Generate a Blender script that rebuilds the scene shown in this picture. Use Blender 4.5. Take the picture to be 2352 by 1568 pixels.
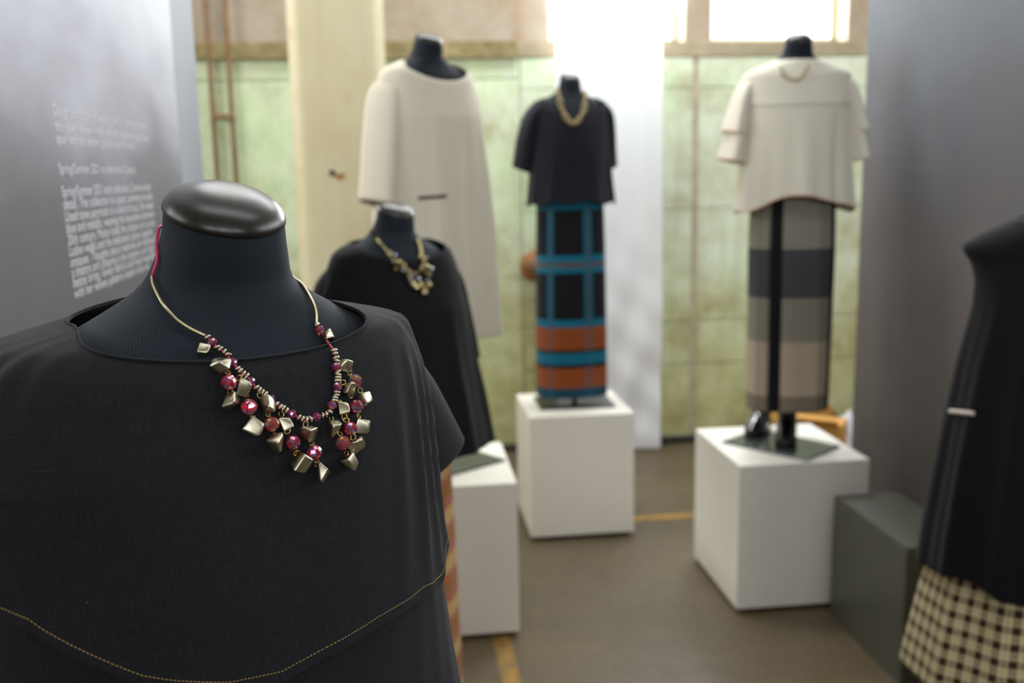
import bpy, bmesh, math, random
import numpy as np
from mathutils import Vector, Matrix
from mathutils.bvhtree import BVHTree

for o in list(bpy.data.objects):
    bpy.data.objects.remove(o)
scene = bpy.context.scene
COL = scene.collection
random.seed(7)
R2 = math.radians

# ------------------------------------------------------------------ camera
IW, IH = 2352, 1568
FPX = IW * 35.0 / 36.0
def _n(v): return v / np.linalg.norm(v)
_Y = _n(np.array([900 - 1176, 395 - 784, FPX]))          # vanishing point of the plinth sides
_D = np.array([234, 12816, FPX]); _D = _n(_D - _D.dot(_Y) * _Y)   # vanishing point of the verticals
_Z = -_D; _X = np.cross(_Y, _Z)
RW = np.array([_X, _Y, _Z])                              # world axes in camera coordinates
CAM = np.array([0.0, 0.0, 1.6])
cd = bpy.data.cameras.new('camera'); cam = bpy.data.objects.new('camera', cd); COL.objects.link(cam)
cm = np.column_stack([RW @ np.array([1, 0, 0]), RW @ np.array([0, -1, 0]), RW @ np.array([0, 0, -1])])
cam.matrix_world = Matrix(((*cm[0], CAM[0]), (*cm[1], CAM[1]), (*cm[2], CAM[2]), (0, 0, 0, 1)))
cd.sensor_width = 36; cd.lens = 35; cd.clip_start = 0.05
cd.dof.use_dof = True; cd.dof.focus_distance = 0.80; cd.dof.aperture_fstop = 5.2
scene.camera = cam
def ray(px, py): return RW @ _n(np.array([px - 1176, py - 784, FPX]))
def on(px, py, axis, val):
    d = ray(px, py); return Vector(CAM + d * (val - CAM[axis]) / d[axis])

# ------------------------------------------------------------------ world, light, exposure
vs = scene.view_settings
vs.view_transform = 'Standard'; vs.look = 'None'; vs.gamma = 1; vs.use_curve_mapping = False
vs.exposure = 0.0
wd = bpy.data.worlds.new('overcast_sky'); scene.world = wd; wd.use_nodes = True
wd.node_tree.nodes['Background'].inputs[0].default_value = (0.93, 0.96, 1.0, 1)
wd.node_tree.nodes['Background'].inputs[1].default_value = 3.0
def window_light(name, loc, rot, sx, sy, power, col=(0.95, 0.97, 1.0)):
    l = bpy.data.lights.new(name, 'AREA'); l.shape = 'RECTANGLE'; l.size = sx; l.size_y = sy
    l.energy = power; l.color = col
    o = bpy.data.objects.new(name, l); COL.objects.link(o); o.location = loc; o.rotation_euler = rot
    return o
# daylight entering through the windows of the hall (z 2.29 upwards) and the roof lights; the front row is added fill
WIN_BACK = [(-2.9, -1.6), (0.877, 1.643), (1.795, 2.589), (2.75, 3.5)]
for i, (a, b) in enumerate(WIN_BACK):
    window_light('daylight_back_%d' % i, ((a + b) / 2, 5.86, 2.88), (R2(-90), 0, 0), b - a, 1.12, 70)
for i, (y, pl, pr) in enumerate(((0.3, 10, 30), (2.0, 24, 36), (3.7, 72, 46))):
    window_light('daylight_left_%d' % i, (-3.3, y, 2.98), (0, R2(-90), 0), 1.3, 1.3, pl, (0.99, 0.98, 0.92))
    window_light('daylight_right_%d' % i, (4.4, y, 2.98), (0, R2(90), 0), 1.3, 1.3, pr, (0.92, 0.96, 1.0))
for i, x in enumerate((-1.6, 0.4, 2.4)):
    window_light('fill_front_%d' % i, (x, -3.6, 2.98), (R2(90), 0, 0), 1.3, 1.3, 28, (0.95, 0.98, 1.0))  # unseen fill lamps, added to brighten faces turned towards the camera
for i, (y, p) in enumerate(((0.9, 10), (4.6, 115))):
    window_light('daylight_roof_%d' % i, (0.6, y, 4.28), (0, 0, 0), 3.0, 0.9, p, (0.95, 0.98, 1.0))

# ------------------------------------------------------------------ helpers
def lin(c):
    c = c / 255.0
    return c / 12.92 if c <= 0.04045 else ((c + 0.055) / 1.055) ** 2.4
def S(r, g, b): return (lin(r), lin(g), lin(b), 1)

class NT:
    def __init__(self, name):
        self.m = bpy.data.materials.new(name); self.m.use_nodes = True
        self.t = self.m.node_tree; self.b = self.t.nodes['Principled BSDF']
    def n(self, typ, **kw):
        nd = self.t.nodes.new(typ)
        for k, v in kw.items():
            if hasattr(nd, k) and not k.startswith('in_'): setattr(nd, k, v)
        return nd
    def link(self, a, b): self.t.links.new(a, b)
    def set(self, **kw):
        for k, v in kw.items(): self.b.inputs[k.replace('_', ' ')].default_value = v
    def coords(self, kind='Object', scale=(1, 1, 1), loc=(0, 0, 0), rot=(0, 0, 0)):
        tc = self.n('ShaderNodeTexCoord'); mp = self.n('ShaderNodeMapping')
        mp.inputs['Scale'].default_value = scale; mp.inputs['Location'].default_value = loc; mp.inputs['Rotation'].default_value = rot
        self.link(tc.outputs[kind], mp.inputs[0]); return mp.outputs[0]
    def noise(self, vec, scale=5, detail=4, rough=0.55):
        nd = self.n('ShaderNodeTexNoise'); nd.inputs['Scale'].default_value = scale
        nd.inputs['Detail'].default_value = detail; nd.inputs['Roughness'].default_value = rough
        self.link(vec, nd.inputs['Vector']); return nd.outputs['Fac']
    def ramp(self, fac, stops, interp='LINEAR'):
        nd = self.n('ShaderNodeValToRGB'); cr = nd.color_ramp; cr.interpolation = interp
        while len(cr.elements) > 1: cr.elements.remove(cr.elements[-1])
        cr.elements[0].position = stops[0][0]; cr.elements[0].color = stops[0][1]
        for p, c in stops[1:]:
            e = cr.elements.new(p); e.color = c
        self.link(fac, nd.inputs[0]); return nd.outputs[0]
    def math(self, op, a, b=None, clamp=False):
        nd = self.n('ShaderNodeMath'); nd.operation = op; nd.use_clamp = clamp
        for i, x in enumerate((a, b)):
            if x is None: continue
            if isinstance(x, (int, float)): nd.inputs[i].default_value = x
            else: self.link(x, nd.inputs[i])
        return nd.outputs[0]
    def mix(self, fac, a, b, typ='MIX'):
        nd = self.n('ShaderNodeMix'); nd.data_type = 'RGBA'; nd.blend_type = typ
        for i, x in ((0, fac), (6, a), (7, b)):
            if isinstance(x, (int, float)): nd.inputs[i].default_value = x
            elif isinstance(x, tuple): nd.inputs[i].default_value = x
            else: self.link(x, nd.inputs[i])
        return nd.outputs[2]
    def sep(self, vec):
        nd = self.n('ShaderNodeSeparateXYZ'); self.link(vec, nd.inputs[0]); return nd.outputs
    def color(self, c):
        if isinstance(c, tuple): self.b.inputs['Base Color'].default_value = c
        else: self.link(c, self.b.inputs['Base Color'])
    def bump(self, h, strength=0.3, dist=0.002):
        nd = self.n('ShaderNodeBump'); nd.inputs['Strength'].default_value = strength; nd.inputs['Distance'].default_value = dist
        self.link(h, nd.inputs['Height']); self.link(nd.outputs[0], self.b.inputs['Normal'])

G = (0.5, 0.5, 0.5, 1)
def plain(name, col, rough=0.6, metal=0.0, var=0.12, scale=30, bump=0.0, **kw):
    t = NT(name); v = t.coords('Object')
    f = t.noise(v, scale, 4)
    d = tuple(c * (1 - var) for c in col[:3]) + (1,); l = tuple(min(1, c * (1 + var)) for c in col[:3]) + (1,)
    t.color(t.ramp(f, [(0.3, d), (0.7, l)])); t.set(Roughness=rough, Metallic=metal, **kw)
    if bump: t.bump(f, bump, 0.003)
    return t.m

def cloth(name, dark, light, thread=900.0, slub=0.35, bump=0.35, sheen=0.1, rough=0.9, lint=False):
    t = NT(name)
    w1 = t.noise(t.coords('UV', (thread, thread * 0.04, 1)), 1, 3, 0.6)
    w2 = t.noise(t.coords('UV', (thread * 0.04, thread, 1)), 1, 3, 0.6)
    fine = t.noise(t.coords('UV', (thread * 0.9, thread * 0.9, 1)), 1, 2)
    w = t.math('ADD', t.math('MULTIPLY', t.math('MAXIMUM', w1, w2), slub), t.math('MULTIPLY', fine, 1 - slub))
    col = t.ramp(w, [(0.36, dark), (0.66, light)])
    if lint:
        v = t.n('ShaderNodeTexVoronoi'); v.inputs['Scale'].default_value = 1; v.feature = 'F1'
        t.link(t.coords('UV', (36, 36, 1)), v.inputs['Vector'])
        sp = t.ramp(v.outputs['Distance'], [(0.0, (1, 1, 1, 1)), (0.018, (1, 1, 1, 1)), (0.026, (0, 0, 0, 1))])
        col = t.mix(t.math('MULTIPLY', sp, 0.25), col, S(150, 150, 150))
    t.color(col); t.set(Roughness=rough, Specular_IOR_Level=0.25, Sheen_Weight=sheen, Sheen_Roughness=0.5)
    t.bump(w, bump, 0.0008)
    return t.m

def cast(m, obj_list=None): return m

def obj(name, me, mat=None, parent=None):
    o = bpy.data.objects.new(name, me); COL.objects.link(o)
    if mat is not None and not me.materials: me.materials.append(mat)
    if parent is not None: o.parent = parent
    return o
def tag(o, label=None, cat=None, group=None, kind=None):
    if label: o['label'] = label
    if cat: o['category'] = cat
    if group: o['group'] = group
    if kind: o['kind'] = kind
    return o
def thing(name, label, cat, loc=(0, 0, 0), rz=0.0, group=None):
    o = bpy.data.objects.new(name, None); COL.objects.link(o); o.location = loc; o.rotation_euler = (0, 0, rz)
    o.empty_display_size = 0.05
    return tag(o, label, cat, group)
def pydata(name, vs_, fs, smooth=True, uv=None):
    me = bpy.data.meshes.new(name); me.from_pydata([tuple(v) for v in vs_], [], fs); me.update()
    if uv is not None:
        l = me.uv_layers.new(name='uv')
        for p in me.polygons:
            for li in p.loop_indices:
                l.data[li].uv = uv[me.loops[li].vertex_index]
    if smooth: me.polygons.foreach_set('use_smooth', [True] * len(me.polygons))
    return me
def box_me(name, lo, hi, bevel=0.0, seg=2):
    bm = bmesh.new()
    bmesh.ops.create_cube(bm, size=1)
    for v in bm.verts:
        v.co = Vector([(lo[i] + hi[i]) / 2 + v.co[i] * (hi[i] - lo[i]) for i in range(3)])
    if bevel: bmesh.ops.bevel(bm, geom=list(bm.edges), offset=bevel, segments=seg, profile=0.5, affect='EDGES')
    me = bpy.data.meshes.new(name); bm.to_mesh(me); bm.free(); return me
def boxes_me(name, bl):
    bm = bmesh.new()
    for lo, hi in bl:
        r = bmesh.ops.create_cube(bm, size=1)
        for v in r['verts']:
            v.co = Vector([(lo[i] + hi[i]) / 2 + v.co[i] * (hi[i] - lo[i]) for i in range(3)])
    me = bpy.data.meshes.new(name); bm.to_mesh(me); bm.free(); return me
def tube_me(name, pts, rad, seg=12, caps=True):
    """round tube along points, rad scalar or list"""
    pts = [Vector(p) for p in pts]; n = len(pts)
    rr = rad if isinstance(rad, (list, tuple)) else [rad] * n
    V, Fc = [], []
    prev = None
    for i, p in enumerate(pts):
        t = (pts[min(i + 1, n - 1)] - pts[max(i - 1, 0)]).normalized()
        if prev is None:
            up = Vector((0, 0, 1)) if abs(t.z) < 0.9 else Vector((1, 0, 0))
            u = t.cross(up).normalized()
        else:
            u = (prev - t * prev.dot(t)).normalized()
        prev = u; w = t.cross(u)
        for k in range(seg):
            a = 2 * math.pi * k / seg
            V.append(p + (u * math.cos(a) + w * math.sin(a)) * rr[i])
    for i in range(n - 1):
        for k in range(seg):
            k2 = (k + 1) % seg
            Fc.append((i * seg + k, i * seg + k2, (i + 1) * seg + k2, (i + 1) * seg + k))
    if caps:
        Fc.append(tuple(range(seg - 1, -1, -1))); Fc.append(tuple((n - 1) * seg + k for k in range(seg)))
    return pydata(name, V, Fc)
def catmull(pts, sub=8):
    P = [Vector(p) for p in pts]; out = []
    for i in range(len(P) - 1):
        p0 = P[max(i - 1, 0)]; p1 = P[i]; p2 = P[i + 1]; p3 = P[min(i + 2, len(P) - 1)]
        for s in range(sub):
            t = s / sub
            out.append(0.5 * ((2 * p1) + (p2 - p0) * t + (2 * p0 - 5 * p1 + 4 * p2 - p3) * t * t + (3 * p1 - p0 - 3 * p2 + p3) * t ** 3))
    out.append(P[-1]); return out
def solid(o, th, off=-1.0):
    m = o.modifiers.new('thickness', 'SOLIDIFY'); m.thickness = th; m.offset = off; return o

class Table:
    """smooth cross-section table: z -> a, bf, bb, cy (z metres above the floor, any order)"""
    def __init__(self, rows, smooth=0.008):
        rows = sorted(rows); z = np.array([r[0] for r in rows]); self.z0, self.z1 = z[0], z[-1]
        self.g = np.linspace(z[0], z[-1], 1500); st = self.g[1] - self.g[0]
        k = max(1, int(smooth / st)); ker = np.hanning(2 * k + 3); ker /= ker.sum()
        self.c = []
        for j in range(1, len(rows[0])):
            y = np.interp(self.g, z, [r[j] for r in rows])
            y = np.convolve(np.pad(y, k + 1, mode='edge'), ker, mode='valid')
            self.c.append(y)
    def __call__(self, z): return [float(np.interp(z, self.g, c)) for c in self.c]
def spow(x, e): return math.copysign(abs(x) ** e, x)
def shell_pt(T, phi, z, e=2.0, off=0.0, fold=None):
    """phi 0 = front (-y), positive towards the figure's left (+x)"""
    a, bf, bb, cy = T(z)
    s, c = math.sin(phi), math.cos(phi)
    f = fold(phi, z) if fold else 0.0
    b = bf if c > 0 else bb
    # keep the front/back halves joined smoothly at the sides
    return Vector(((a + off + f) * spow(s, 2.0 / e), cy - (b + off + f) * spow(c, 2.0 / e), z))
def shell_me(name, T, top, bot, nphi=128, nz=90, e=2.0, off=0.0, fold=None, phi0=-math.pi, phi1=math.pi, zmap=None):
    """loft between top(phi) and bot(phi); u = arc length, v = height in metres"""
    closed = abs(phi1 - phi0 - 2 * math.pi) < 1e-6
    V, UV, Fc = [], [], []
    n = nphi + 1
    for j in range(nz + 1):
        t = j / nz
        for i in range(n):
            ph = phi0 + (phi1 - phi0) * i / nphi
            z = top(ph) * (1 - t) + bot(ph) * t
            p = shell_pt(T, ph, z, e, off, fold)
            if zmap: p = zmap(p, ph)
            V.append(p); UV.append((ph * 0.15, z))
    for j in range(nz):
        for i in range(nphi):
            a = j * n + i
            Fc.append((a, a + n, a + n + 1, a + 1))
    me = pydata(name, V, Fc, True, UV)
    if closed:
        bm = bmesh.new(); bm.from_mesh(me); bmesh.ops.remove_doubles(bm, verts=list(bm.verts), dist=1e-6); bm.to_mesh(me); bm.free()
        me.polygons.foreach_set('use_smooth', [True] * len(me.polygons))
    return me
def sleeve_me(name, secs, nphi=48, sub=10, wob=0.0, k=5, hemdrop=None):
    """secs: (centre, side vector, front vector); an open flattened tube"""
    C_ = catmull([s[0] for s in secs], sub); A = catmull([s[1] for s in secs], sub); B = catmull([s[2] for s in secs], sub)
    V, UV, Fc = [], [], []; n = nphi + 1; L = 0
    for j in range(len(C_)):
        if j: L += (C_[j] - C_[j - 1]).length
        t = j / (len(C_) - 1)
        for i in range(n):
            ph = 2 * math.pi * i / nphi
            r = 1 + wob * t * math.cos(k * ph + 1.3)
            p = C_[j] + A[j] * math.cos(ph) * r + B[j] * math.sin(ph) * r
            V.append(p); UV.append((ph * 0.05, L))
    for j in range(len(C_) - 1):
        for i in range(nphi):
            a = j * n + i; Fc.append((a, a + n, a + n + 1, a + 1))
    return pydata(name, V, Fc, True, UV)

# ------------------------------------------------------------------ materials of the setting
def m_floor():
    t = NT('worn_concrete_floor'); v = t.coords('Object')
    a = t.noise(v, 0.9, 6, 0.6); b = t.noise(v, 7, 5, 0.65); c = t.noise(v, 60, 3)
    base = t.ramp(a, [(0.3, S(68, 58, 40)), (0.52, S(84, 73, 53)), (0.72, S(106, 90, 58))])
    base = t.mix(t.math('MULTIPLY', t.ramp(b, [(0.42, (0, 0, 0, 1)), (0.7, (1, 1, 1, 1))]), 0.55), base, S(84, 72, 56))
    base = t.mix(0.15, base, t.ramp(c, [(0.3, S(70, 62, 50)), (0.7, S(160, 145, 120))]))
    t.color(base); t.link(t.ramp(b, [(0.3, (0.38,) * 3 + (1,)), (0.7, (0.62,) * 3 + (1,))]), t.b.inputs['Roughness'])
    t.bump(b, 0.15, 0.004); return t.m
def m_wall_green():
    t = NT('mottled_green_paint'); v = t.coords('Object')
    a = t.noise(v, 1.6, 5, 0.6); b = t.noise(v, 6, 6, 0.7); vx = t.sep(v)
    st = t.noise(t.coords('Object', (9, 9, 0.5)), 1, 4, 0.6)
    green = t.ramp(b, [(0.25, S(176, 204, 164)), (0.5, S(206, 222, 184)), (0.75, S(216, 230, 206))])
    worn = t.ramp(b, [(0.3, S(188, 192, 160)), (0.55, S(208, 216, 192)), (0.75, S(220, 230, 214))])
    olive = t.ramp(b, [(0.3, S(162, 160, 104)), (0.55, S(192, 193, 142)), (0.75, S(208, 213, 176))])
    # bare patches grow towards the right-hand bays, algae towards the ground
    right = t.math('MULTIPLY', t.math('SUBTRACT', vx[0], 0.2), 0.35, True)
    k1 = t.ramp(t.math('ADD', a, t.math('MULTIPLY', right, 0.22)), [(0.46, (0, 0, 0, 1)), (0.66, (1, 1, 1, 1))])
    low = t.math('SUBTRACT', 1.0, t.math('MULTIPLY', vx[2], 0.75), True)
    k2 = t.ramp(t.math('ADD', t.math('MULTIPLY', a, 0.8), t.math('MULTIPLY', low, 0.62)), [(0.48, (0, 0, 0, 1)), (0.8, (1, 1, 1, 1))])
    c = t.mix(k1, green, worn); c = t.mix(k2, c, olive)
    c = t.mix(t.math('MULTIPLY', t.ramp(st, [(0.52, (0, 0, 0, 1)), (0.75, (1, 1, 1, 1))]), 0.4), c, S(158, 144, 104))
    dk = t.noise(v, 3.1, 5, 0.7)
    c = t.mix(t.math('MULTIPLY', t.ramp(dk, [(0.52, (0, 0, 0, 1)), (0.7, (1, 1, 1, 1))]), 0.6), c, S(150, 134, 88))
    t.color(c); t.set(Roughness=0.75); t.bump(b, 0.25, 0.006); return t.m
def m_plaster():
    t = NT('stained_beige_plaster'); v = t.coords('Object')
    a = t.noise(v, 2.2, 5, 0.6); b = t.noise(v, 14, 4, 0.6)
    st = t.noise(t.coords('Object', (5, 5, 0.4)), 1, 4)
    c = t.ramp(a, [(0.3, S(140, 122, 96)), (0.5, S(160, 147, 126)), (0.72, S(172, 162, 148))])
    c = t.mix(t.math('MULTIPLY', t.ramp(st, [(0.5, (0, 0, 0, 1)), (0.72, (1, 1, 1, 1))]), 0.6), c, S(146, 114, 74))
    c = t.mix(0.12, c, t.ramp(b, [(0.3, S(100, 84, 66)), (0.7, S(200, 190, 180))]))
    t.color(c); t.set(Roughness=0.85); t.bump(b, 0.2, 0.004); return t.m
def m_column():
    t = NT('cream_stained_pillar_paint'); v = t.coords('Object')
    a = t.noise(v, 2.5, 5, 0.6); st = t.noise(t.coords('Object', (14, 14, 0.35)), 1, 4, 0.55); b = t.noise(v, 8, 5, 0.6)
    c = t.ramp(a, [(0.3, S(216, 206, 168)), (0.55, S(224, 216, 182)), (0.75, S(230, 224, 196))])
    c = t.mix(t.math('MULTIPLY', t.ramp(st, [(0.48, (0, 0, 0, 1)), (0.68, (1, 1, 1, 1))]), 0.5), c, S(208, 194, 150))
    c = t.mix(t.math('MULTIPLY', t.ramp(b, [(0.62, (0, 0, 0, 1)), (0.74, (1, 1, 1, 1))]), 0.45), c, S(196, 150, 84))
    t.color(c); t.set(Roughness=0.6); t.bump(b, 0.12, 0.004); return t.m
def m_ledge():
    t = NT('grimy_olive_ledge'); v = t.coords('Object')
    a = t.noise(v, 4, 5, 0.6); b = t.noise(v, 22, 4, 0.6)
    c = t.ramp(a, [(0.35, S(118, 106, 62)), (0.55, S(140, 126, 84)), (0.68, S(190, 170, 136))])
    c = t.mix(0.25, c, t.ramp(b, [(0.35, S(90, 80, 50)), (0.7, S(200, 180, 150))]))
    t.color(c); t.set(Roughness=0.9); t.bump(b, 0.4, 0.006); return t.m
M_FLOOR, M_GREEN, M_PLASTER, M_COLUMN, M_LEDGE = m_floor(), m_wall_green(), m_plaster(), m_column(), m_ledge()
M_MORTAR = plain('pale_mortar', S(176, 166, 142), 0.9, var=0.15, scale=12)
M_BARE = plain('bare_grey_brown_concrete', S(128, 118, 104), .9, var=.15, scale=3)
M_WHITE = plain('white_painted_board', S(230, 227, 217), 0.45, var=0.015, scale=6)
M_FRAME = plain('pale_window_frame', S(196, 190, 150), 0.5, var=0.08)
M_RUST = plain('rusty_brown_pipe', S(126, 96, 66), 0.7, var=0.25, scale=25, bump=0.2)
M_BLACK = plain('matt_black', S(26, 26, 27), 0.6, var=0.1)
M_DARKGLOSS = NT('dark_glossy_plate'); M_DARKGLOSS.color(S(62, 70, 66)); M_DARKGLOSS.set(Roughness=0.16, Specular_IOR_Level=0.6); M_DARKGLOSS = M_DARKGLOSS.m
M_YELLOW = NT('worn_yellow_paint')
_v = M_YELLOW.coords('Object'); _f = M_YELLOW.noise(_v, 18, 5, 0.7)
M_YELLOW.color(M_YELLOW.ramp(_f, [(0.38, S(112, 94, 62)), (0.62, S(166, 124, 44))])); M_YELLOW.set(Roughness=0.6); M_YELLOW = M_YELLOW.m
def m_glass():
    t = NT('window_glass'); nt = t.t
    tr = t.n('ShaderNodeBsdfTransparent'); gl = t.n('ShaderNodeBsdfGlossy'); gl.inputs['Roughness'].default_value = 0.03
    mx = t.n('ShaderNodeMixShader'); mx.inputs[0].default_value = 0.06
    t.link(tr.outputs[0], mx.inputs[1]); t.link(gl.outputs[0], mx.inputs[2])
    t.link(mx.outputs[0], nt.nodes['Material Output'].inputs[0]); return t.m
M_GLASS = m_glass()

# ------------------------------------------------------------------ the room
YW = 5.58
XL, XR, YF, ZC = -3.2, 4.3, -3.5, 4.25
tag(obj('floor', box_me('floor', (XL - .2, YF - .2, -0.1), (XR + .2, YW + .22, 0)), M_FLOOR), kind='structure')
def wall_boxes(u0, u1, z0, z1, openings, sill, head):
    """rectangles (u0,u1,z0,z1) around a row of openings that share sill and head"""
    r = [(u0, u1, z0, sill), (u0, u1, head, z1)]
    c = u0
    for a, b in openings:
        r.append((c, a, sill, head)); c = b
    r.append((c, u1, sill, head)); return r
SILL, HEAD = 2.285, 3.45
wb = tag(obj('wall_back', boxes_me('wall_back', [((a, YW, z0), (b, YW + .22, z1)) for a, b, z0, z1 in wall_boxes(XL, XR, 0, ZC, WIN_BACK, SILL, HEAD)]), M_PLASTER), kind='structure')
SIDE = [(-0.35, 0.95), (1.35, 2.65), (3.05, 4.35)]
for nm, x0, x1, ops in (('wall_left', XL - .2, XL, SIDE), ('wall_right', XR, XR + .2, SIDE)):
    tag(obj(nm, boxes_me(nm, [((x0, a, z0), (x1, b, z1)) for a, b, z0, z1 in wall_boxes(YF, YW, 0, ZC, ops, 2.33, 3.63)]), M_BARE), kind='structure')
FR = [(-2.25, -0.95), (-0.25, 1.05), (1.75, 3.05)]  # unseen front openings, made up to go with the fill lamps
tag(obj('wall_front', boxes_me('wall_front', [((a, YF - .2, z0), (b, YF, z1)) for a, b, z0, z1 in wall_boxes(XL, XR, 0, ZC, FR, 2.33, 3.63)]), M_BARE), kind='structure')
ROOF = [(0.45, 1.35), (4.15, 5.05)]
cb = [((XL - .2, YF - .2, ZC), (XR + .2, ROOF[0][0], ZC + .15)), ((XL - .2, ROOF[0][1], ZC), (XR + .2, ROOF[1][0], ZC + .15)), ((XL - .2, ROOF[1][1], ZC), (XR + .2, YW + .22, ZC + .15))]
for a, b in ROOF: cb += [((XL - .2, a, ZC), (-0.9, b, ZC + .15)), ((2.1, a, ZC), (XR + .2, b, ZC + .15))]
tag(obj('ceiling', boxes_me('ceiling', cb), plain('dim_ceiling', S(140, 132, 120), 0.9)), kind='structure')

# painted concrete panels on the back wall, joints left open between them
def wall_panel(x0, x1, z0, z1, mat=None):
    p = obj('concrete_panel', box_me('concrete_panel', (x0, YW - 0.016, z0), (x1, YW, z1), 0.004, 1), mat or M_GREEN, wb)
    return p
for x0, x1 in ((XL, -1.405), (-1.40, 0.71)):
    for z0, z1 in ((0.0, 0.996), (1.0, 2.088), (2.093, 2.2)): wall_panel(x0, x1, z0, z1)
for x0, x1 in ((0.715, 1.69), (1.725, 2.725), (2.73, XR)):
    for z0, z1 in ((0.0, 0.455), (0.461, 0.713), (0.718, 1.36), (1.363, 2.03), (2.034, 2.2)): wall_panel(x0, x1, z0, z1)
st = obj('joint_mortar', box_me('joint_mortar', (1.69, YW - 0.010, 0), (1.725, YW, 2.2)), M_MORTAR, wb)
ledge = tag(obj('trim_1', boxes_me('trim_1', [((XL, YW - .05, 2.2), (0.70, YW, 2.285)), ]), M_LEDGE), kind='structure')
tag(obj('trim_2', box_me('trim_2', (0.70, YW - .022, 2.2), (XR, YW, 2.284), 0.004, 1), plain('grey_beige_concrete_band', S(158, 146, 120), 0.9, var=0.22, scale=7)), kind='structure')
tag(obj('baseboard_back', tube_me('baseboard_back', [(XL, YW - .04, .02), (0.4, YW - .045, .02), (1.3, YW - .05, .02), (2.2, YW - .04, .02), (XR, YW - .045, .02)], 0.02, 8), M_BLACK), kind='structure')
for i, (a, b) in enumerate(WIN_BACK):
    fr = tag(obj('window_%d' % (i + 1), boxes_me('window', [((a, YW + .15, SILL), (b, YW + .20, SILL + .03)), ((a, YW + .15, HEAD - .04), (b, YW + .20, HEAD)),
             ((a, YW + .15, SILL), (a + .03, YW + .20, HEAD)), ((b - .035, YW + .15, SILL), (b, YW + .20, HEAD))]), M_FRAME), kind='structure')
    obj('pane', box_me('pane', (a + .03, YW + .17, SILL + .03), (b - .035, YW + .174, HEAD - .04)), M_GLASS, fr)
def glazed(n, lo, hi, axis):
    """simple frame + pane for the windows outside the picture"""
    t = 0.04; k = 1 - axis
    L = []
    def bx(u0, u1, z0, z1):
        a = [0, 0, z0]; b = [0, 0, z1]; a[axis] = lo[axis]; b[axis] = hi[axis]; a[k] = u0; b[k] = u1; return (tuple(a), tuple(b))
    L = [bx(lo[k], hi[k], lo[2], lo[2] + t), bx(lo[k], hi[k], hi[2] - t, hi[2]), bx(lo[k], lo[k] + t, lo[2], hi[2]), bx(hi[k] - t, hi[k], lo[2], hi[2]), bx((lo[k] + hi[k]) / 2 - .02, (lo[k] + hi[k]) / 2 + .02, lo[2], hi[2])]
    return tag(obj('window_%d' % n, boxes_me('window', L), M_FRAME), kind='structure')
n_ = 5
for a, b in SIDE:
    glazed(n_, (XL - .06, a, 2.33), (XL - .02, b, 3.63), 0); glazed(n_ + 1, (XR + .02, a, 2.33), (XR + .06, b, 3.63), 0); n_ += 2
for a, b in FR: glazed(n_, (a, YF - .06, 2.33), (b, YF - .02, 3.63), 1); n_ += 1  # frames of the made-up front openings

# floor markings
tag(obj('trim_3', boxes_me('trim_3', [((0.55, 4.27, 0), (1.45, 4.335, .0015))]), M_YELLOW), kind='structure')
tag(obj('trim_4', boxes_me('trim_4', [((0.285, 2.2, 0), (0.345, 4.26, .0015))]), M_YELLOW), kind='structure')

# pillar
cx0, cx1, cy0, cy1, ch = -0.436, -0.012, 4.6, 5.02, 0.05
prof = [(cx0 + ch, cy0), (cx1 - ch, cy0), (cx1, cy0 + ch), (cx1, cy1 - ch), (cx1 - ch, cy1), (cx0 + ch, cy1), (cx0, cy1 - ch), (cx0, cy0 + ch)]
Vp = [(x, y, z) for z in (0, ZC) for x, y in prof]
Fp = [(i, (i + 1) % 8, 8 + (i + 1) % 8, 8 + i) for i in range(8)] + [tuple(range(7, -1, -1)), tuple(range(8, 16))]
me = pydata('pillar', Vp, Fp, False)
bm = bmesh.new(); bm.from_mesh(me); bmesh.ops.bevel(bm, geom=[e for e in bm.edges if abs(e.verts[0].co.z - e.verts[1].co.z) > 1], offset=.008, segments=2, affect='EDGES'); bm.to_mesh(me); bm.free()
pil = thing('pillar', 'cream painted concrete pillar with chamfered edges and brown stains', 'pillar', (0, 0, 0))
shaft = obj('shaft', me, M_COLUMN, pil)
h = on(763, 397, 1, cy0)
obj('anchor_hole', tube_me('anchor_hole', [(h.x, cy0 + .01, h.z), (h.x, cy0 - .004, h.z)], .014, 16), M_BLACK, pil)
h = on(780, 405, 1, cy0)
bl = []
for i in range(18):
    a = 2 * math.pi * i / 18; r = .02 * (1 + .3 * math.sin(3 * a) + .2 * math.cos(5 * a)); bl.append((h.x + r * 1.2 * math.cos(a), cy0 - .001, h.z + r * .75 * math.sin(a)))
obj('rust_patch', pydata('rust_patch', bl, [tuple(range(18))], False), plain('rust_stain', S(170, 124, 56), .9, var=.3, scale=60), pil)

# wall pipes with their clamp
for i, xx in enumerate((-0.925, -0.828)):
    pt = thing('wall_pipe', ('left' if i == 0 else 'right') + ' one of two thin rusty vertical pipes on the green wall beside the pillar', 'pipe', (xx, YW - .045, 0), 0, 'rusty wall pipes')
    obj('tube', tube_me('tube', [(0, 0, 0.0), (0, 0, 4.2)], .013, 12), M_RUST, pt)
    for zz in (0.6, 1.905, 3.2):
        obj('bracket', box_me('bracket', (-.012, -.016, zz - .012), (.012, .03, zz + .012), .003, 1), M_RUST, pt)
cl = tag(obj('pipe_clamp', box_me('pipe_clamp', (-0.925, YW - .064, 1.892), (-0.828, YW - .05, 1.918), .003, 1), M_RUST), 'rusty bar joining the two thin wall pipes', 'clamp')
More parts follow.
